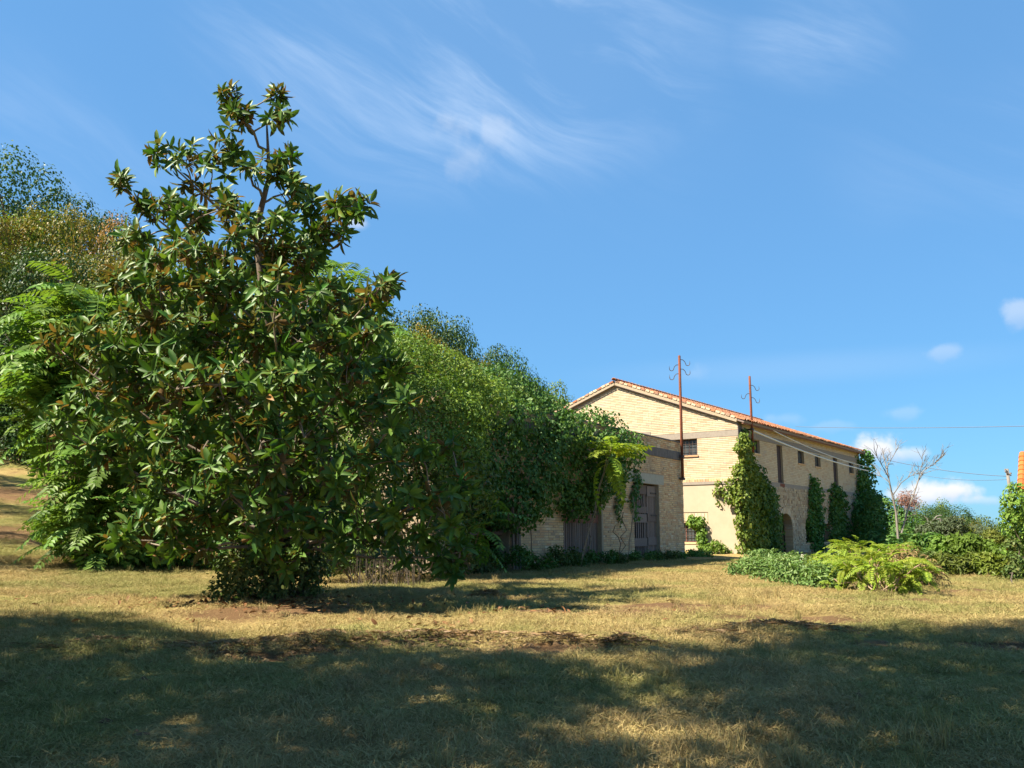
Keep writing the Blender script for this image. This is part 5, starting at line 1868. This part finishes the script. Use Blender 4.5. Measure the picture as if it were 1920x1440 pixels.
smat, t, p, o = new_mat('cut_grass')
r, g = island(t)
c1_, _n = ground_colour(t, g.outputs['Position'], 0.0)
c = t.mix(t.math('MULTIPLY', r, .6), c1_, t.ramp(t.math('FRACT', t.math('MULTIPLY', r, 7.3)), [(0, (.46, .37, .18)), (.35, (.33, .24, .105)), (.5, (.14, .085, .045)), (.65, (.15, .18, .05)), (1, (.20, .22, .065))]))
t.l(c, p.inputs['Base Color'])
p.inputs['Roughness'].default_value = .7
p.inputs['Specular IOR Level'].default_value = .2
tr = t.n('ShaderNodeBsdfTranslucent')
t.l(c, tr.inputs[0])
ms = t.n('ShaderNodeMixShader')
ms.inputs[0].default_value = .2
t.l(p.outputs[0], ms.inputs[1])
t.l(tr.outputs[0], ms.inputs[2])
t.l(ms.outputs[0], o.inputs[0])

pcol = bpy.data.collections.new('grass_patches')
for k in range(6):
    me = blade_patch(330, .55, .03, .085, [.12, .22, .2, .5, .15, .3][k], .0042).mesh('grass_patch')
    me.materials.append(smat)
    ob = bpy.data.objects.new('grass_patch', me)
    pcol.objects.link(ob)


def scatter_gn(name, pts, col, smin, smax):
    me = bpy.data.meshes.new(name)
    me.vertices.add(len(pts))
    me.vertices.foreach_set('co', np.asarray(pts, np.float32).ravel())
    ob = bpy.data.objects.new(name, me)
    COL.objects.link(ob)
    ng = bpy.data.node_groups.new(name, 'GeometryNodeTree')
    ng.interface.new_socket('Geometry', in_out='INPUT', socket_type='NodeSocketGeometry')
    ng.interface.new_socket('Geometry', in_out='OUTPUT', socket_type='NodeSocketGeometry')
    N = ng.nodes.new
    gi, go = N('NodeGroupInput'), N('NodeGroupOutput')
    ins, ci = N('GeometryNodeInstanceOnPoints'), N('GeometryNodeCollectionInfo')
    ci.inputs['Collection'].default_value = col
    ci.inputs['Separate Children'].default_value = True
    ci.inputs['Reset Children'].default_value = True
    ins.inputs['Pick Instance'].default_value = True
    ri = N('FunctionNodeRandomValue')
    ri.data_type = 'INT'
    ri.inputs['Min'].default_value = 0
    ri.inputs['Max'].default_value = len(col.objects) - 1
    rv = N('FunctionNodeRandomValue')
    rv.data_type = 'FLOAT_VECTOR'
    rv.inputs['Min'].default_value = (-.05, -.05, 0)
    rv.inputs['Max'].default_value = (.05, .05, 6.283)
    rs = N('FunctionNodeRandomValue')
    rs.data_type = 'FLOAT'
    rs.inputs[2].default_value = smin
    rs.inputs[3].default_value = smax
    L = ng.links.new
    L(gi.outputs[0], ins.inputs['Points'])
    L(ci.outputs[0], ins.inputs['Instance'])
    L(ri.outputs['Value'] if ri.outputs['Value'].enabled else [q for q in ri.outputs if q.enabled][0], ins.inputs['Instance Index'])
    L([q for q in rv.outputs if q.enabled][0], ins.inputs['Rotation'])
    L([q for q in rs.outputs if q.enabled][0], ins.inputs['Scale'])
    L(ins.outputs[0], go.inputs[0])
    md = ob.modifiers.new('scatter', 'NODES')
    md.node_group = ng
    return ob


def Tz(x, y):
    z = T(x, y)
    for (a, b, r_, h_) in HEAPS:
        z = z + h_ * np.exp(-(((x - a) / r_) ** 2 + ((y - b) / (r_ * .35)) ** 2))
    return z


n_ = 16000
yy = 3.5 + (rng.random(n_) ** .75) * 32
xx = rng.uniform(-.68, .68, n_) * (yy + 2.5)
k_ = rng.random(n_) > soil(xx, yy) * 1.1 + .30 * (np.sin(xx * 2.1 + 3 * np.sin(yy * .8)) * np.sin(yy * 2.7 + 2 * np.sin(xx * .6)) > .25)
k_ &= np.hypot(xx - mbase[0], yy - mbase[1]) > .5
xx, yy = xx[k_], yy[k_]
gr = scatter_gn('grass', np.stack([xx, yy, Tz(xx, yy) - .004], -1), pcol, .75, 1.35)
tag(gr, 'mown straw coloured grass covering the ground', 'grass', kind='stuff')
tcol = bpy.data.collections.new('tuft_patches')
for k in range(6):
    me = blade_patch(46, [.10, .16, .08, .2, .12, .06][k], .05, [.12, .15, .18, .13, .16, .22][k], [.9, .7, 1.1, .8, 1.0, 1.2][k], .0046).mesh('grass_tuft')
    me.materials.append(smat)
    tcol.objects.link(bpy.data.objects.new('grass_tuft', me))
n_ = 2600
yy = 4.0 + (rng.random(n_) ** 1.3) * 26
xx = rng.uniform(-.66, .66, n_) * (yy + 2.0)
k_ = (np.sin(xx * 1.1 + 2 * np.sin(yy * .5)) * np.sin(yy * 1.3 + np.sin(xx * .9)) + rng.normal(size=n_) * .45) > .25
xx, yy = xx[k_], yy[k_]
tag(scatter_gn('grass_tufts', np.stack([xx, yy, Tz(xx, yy) - .004], -1), tcol, .6, 1.3), 'scattered upright tufts missed by the mower', 'grass', kind='stuff')
# clods of dry earth and matted cuttings
mb = MB()
n_ = 700
px_ = np.concatenate([rng.uniform(-7, 8, 350), rng.normal(-1.5, 1.6, 350)])
py_ = np.concatenate([rng.uniform(6, 19, 350), rng.normal(10.1, .22, 350)])
octa = (np.array([(1, 0, 0), (0, 1, 0), (-1, 0, 0), (0, -1, 0), (0, 0, 1.0), (.5, .5, .55), (-.5, .5, .6), (-.5, -.5, .5), (.5, -.5, .6)]), [np.array([(0, 5, 8), (0, 1, 5), (1, 6, 5), (1, 2, 6), (2, 7, 6), (2, 3, 7), (3, 8, 7), (3, 0, 8), (4, 8, 5), (4, 5, 6), (4, 6, 7), (4, 7, 8)])])
a_ = rng.uniform(0, 6.28, n_)
Rz_ = np.stack([np.stack([np.cos(a_), np.sin(a_), 0 * a_], -1), np.stack([-np.sin(a_), np.cos(a_), 0 * a_], -1), np.tile([0, 0, 1.0], (n_, 1))], -1)
r_ = rng.uniform(.015, .055, n_)
scatter(mb, octa, np.stack([px_, py_, Tz(px_, py_) - .006], -1), Rz_, np.stack([r_ * rng.uniform(.8, 1.9, n_), r_, r_ * rng.uniform(.5, .9, n_)], -1))
M['clod'] = piece_mat('clod', [(0, (.11, .065, .035)), (.6, (.16, .10, .05)), (1, (.24, .17, .08))], grain=50, grain_amt=.5)
tag(mb.build('earth_clods', M['clod']), kind='stuff')
# dry heaps and loose magnolia leaves
mb = MB()
n_ = 5200
hh = np.array(HEAPS)
hi = rng.integers(len(hh), size=n_)
px_ = hh[hi, 0] + rng.normal(size=n_) * hh[hi, 2] * .7
py_ = hh[hi, 1] + rng.normal(size=n_) * hh[hi, 2] * .3
el = rng.uniform(-.1, .25, n_)
az = rng.uniform(0, 6.28, n_)
d = np.stack([np.cos(az) * np.cos(el), np.sin(az) * np.cos(el), np.sin(el)], -1)
L_ = rng.uniform(.07, .16, n_)
scatter(mb, KITE2, np.stack([px_, py_, Tz(px_, py_) + rng.uniform(0, .03, n_)], -1), frames(d, nrm(rng.normal(size=(n_, 3)) + [0, 0, 1])), np.stack([np.full(n_, .008), L_, L_], -1))
tag(mb.build('hay_wisps', M['dry']), kind='stuff')
mb = MB()
n_ = 900
rr = np.abs(rng.normal(size=n_)) * 1.5 + .3
a_ = rng.uniform(0, 6.28, n_)
px_ = np.concatenate([mbase[0] + rr * np.cos(a_) * 1.3, rng.normal(.2, 1.4, 160), rng.normal(-.9, .25, 60)])
py_ = np.concatenate([mbase[1] - .3 + rr * np.sin(a_) * .8, rng.normal(13.2, .6, 160), rng.normal(11.6, .15, 60)])
n_ = len(px_)
nn = nrm(rng.normal(size=(n_, 3)) * .45 + [0, 0, 1])
d = nrm(np.cross(nn, rand_dirs(n_)))
L_ = rng.uniform(.06, .13, n_)
scatter(mb, MAG, np.stack([px_, py_, Tz(px_, py_) + .02], -1), frames(d, nn), np.stack([L_ * .42, L_, L_], -1))
tag(mb.build('fallen_leaves', M['fallen'], smooth=True), kind='stuff')
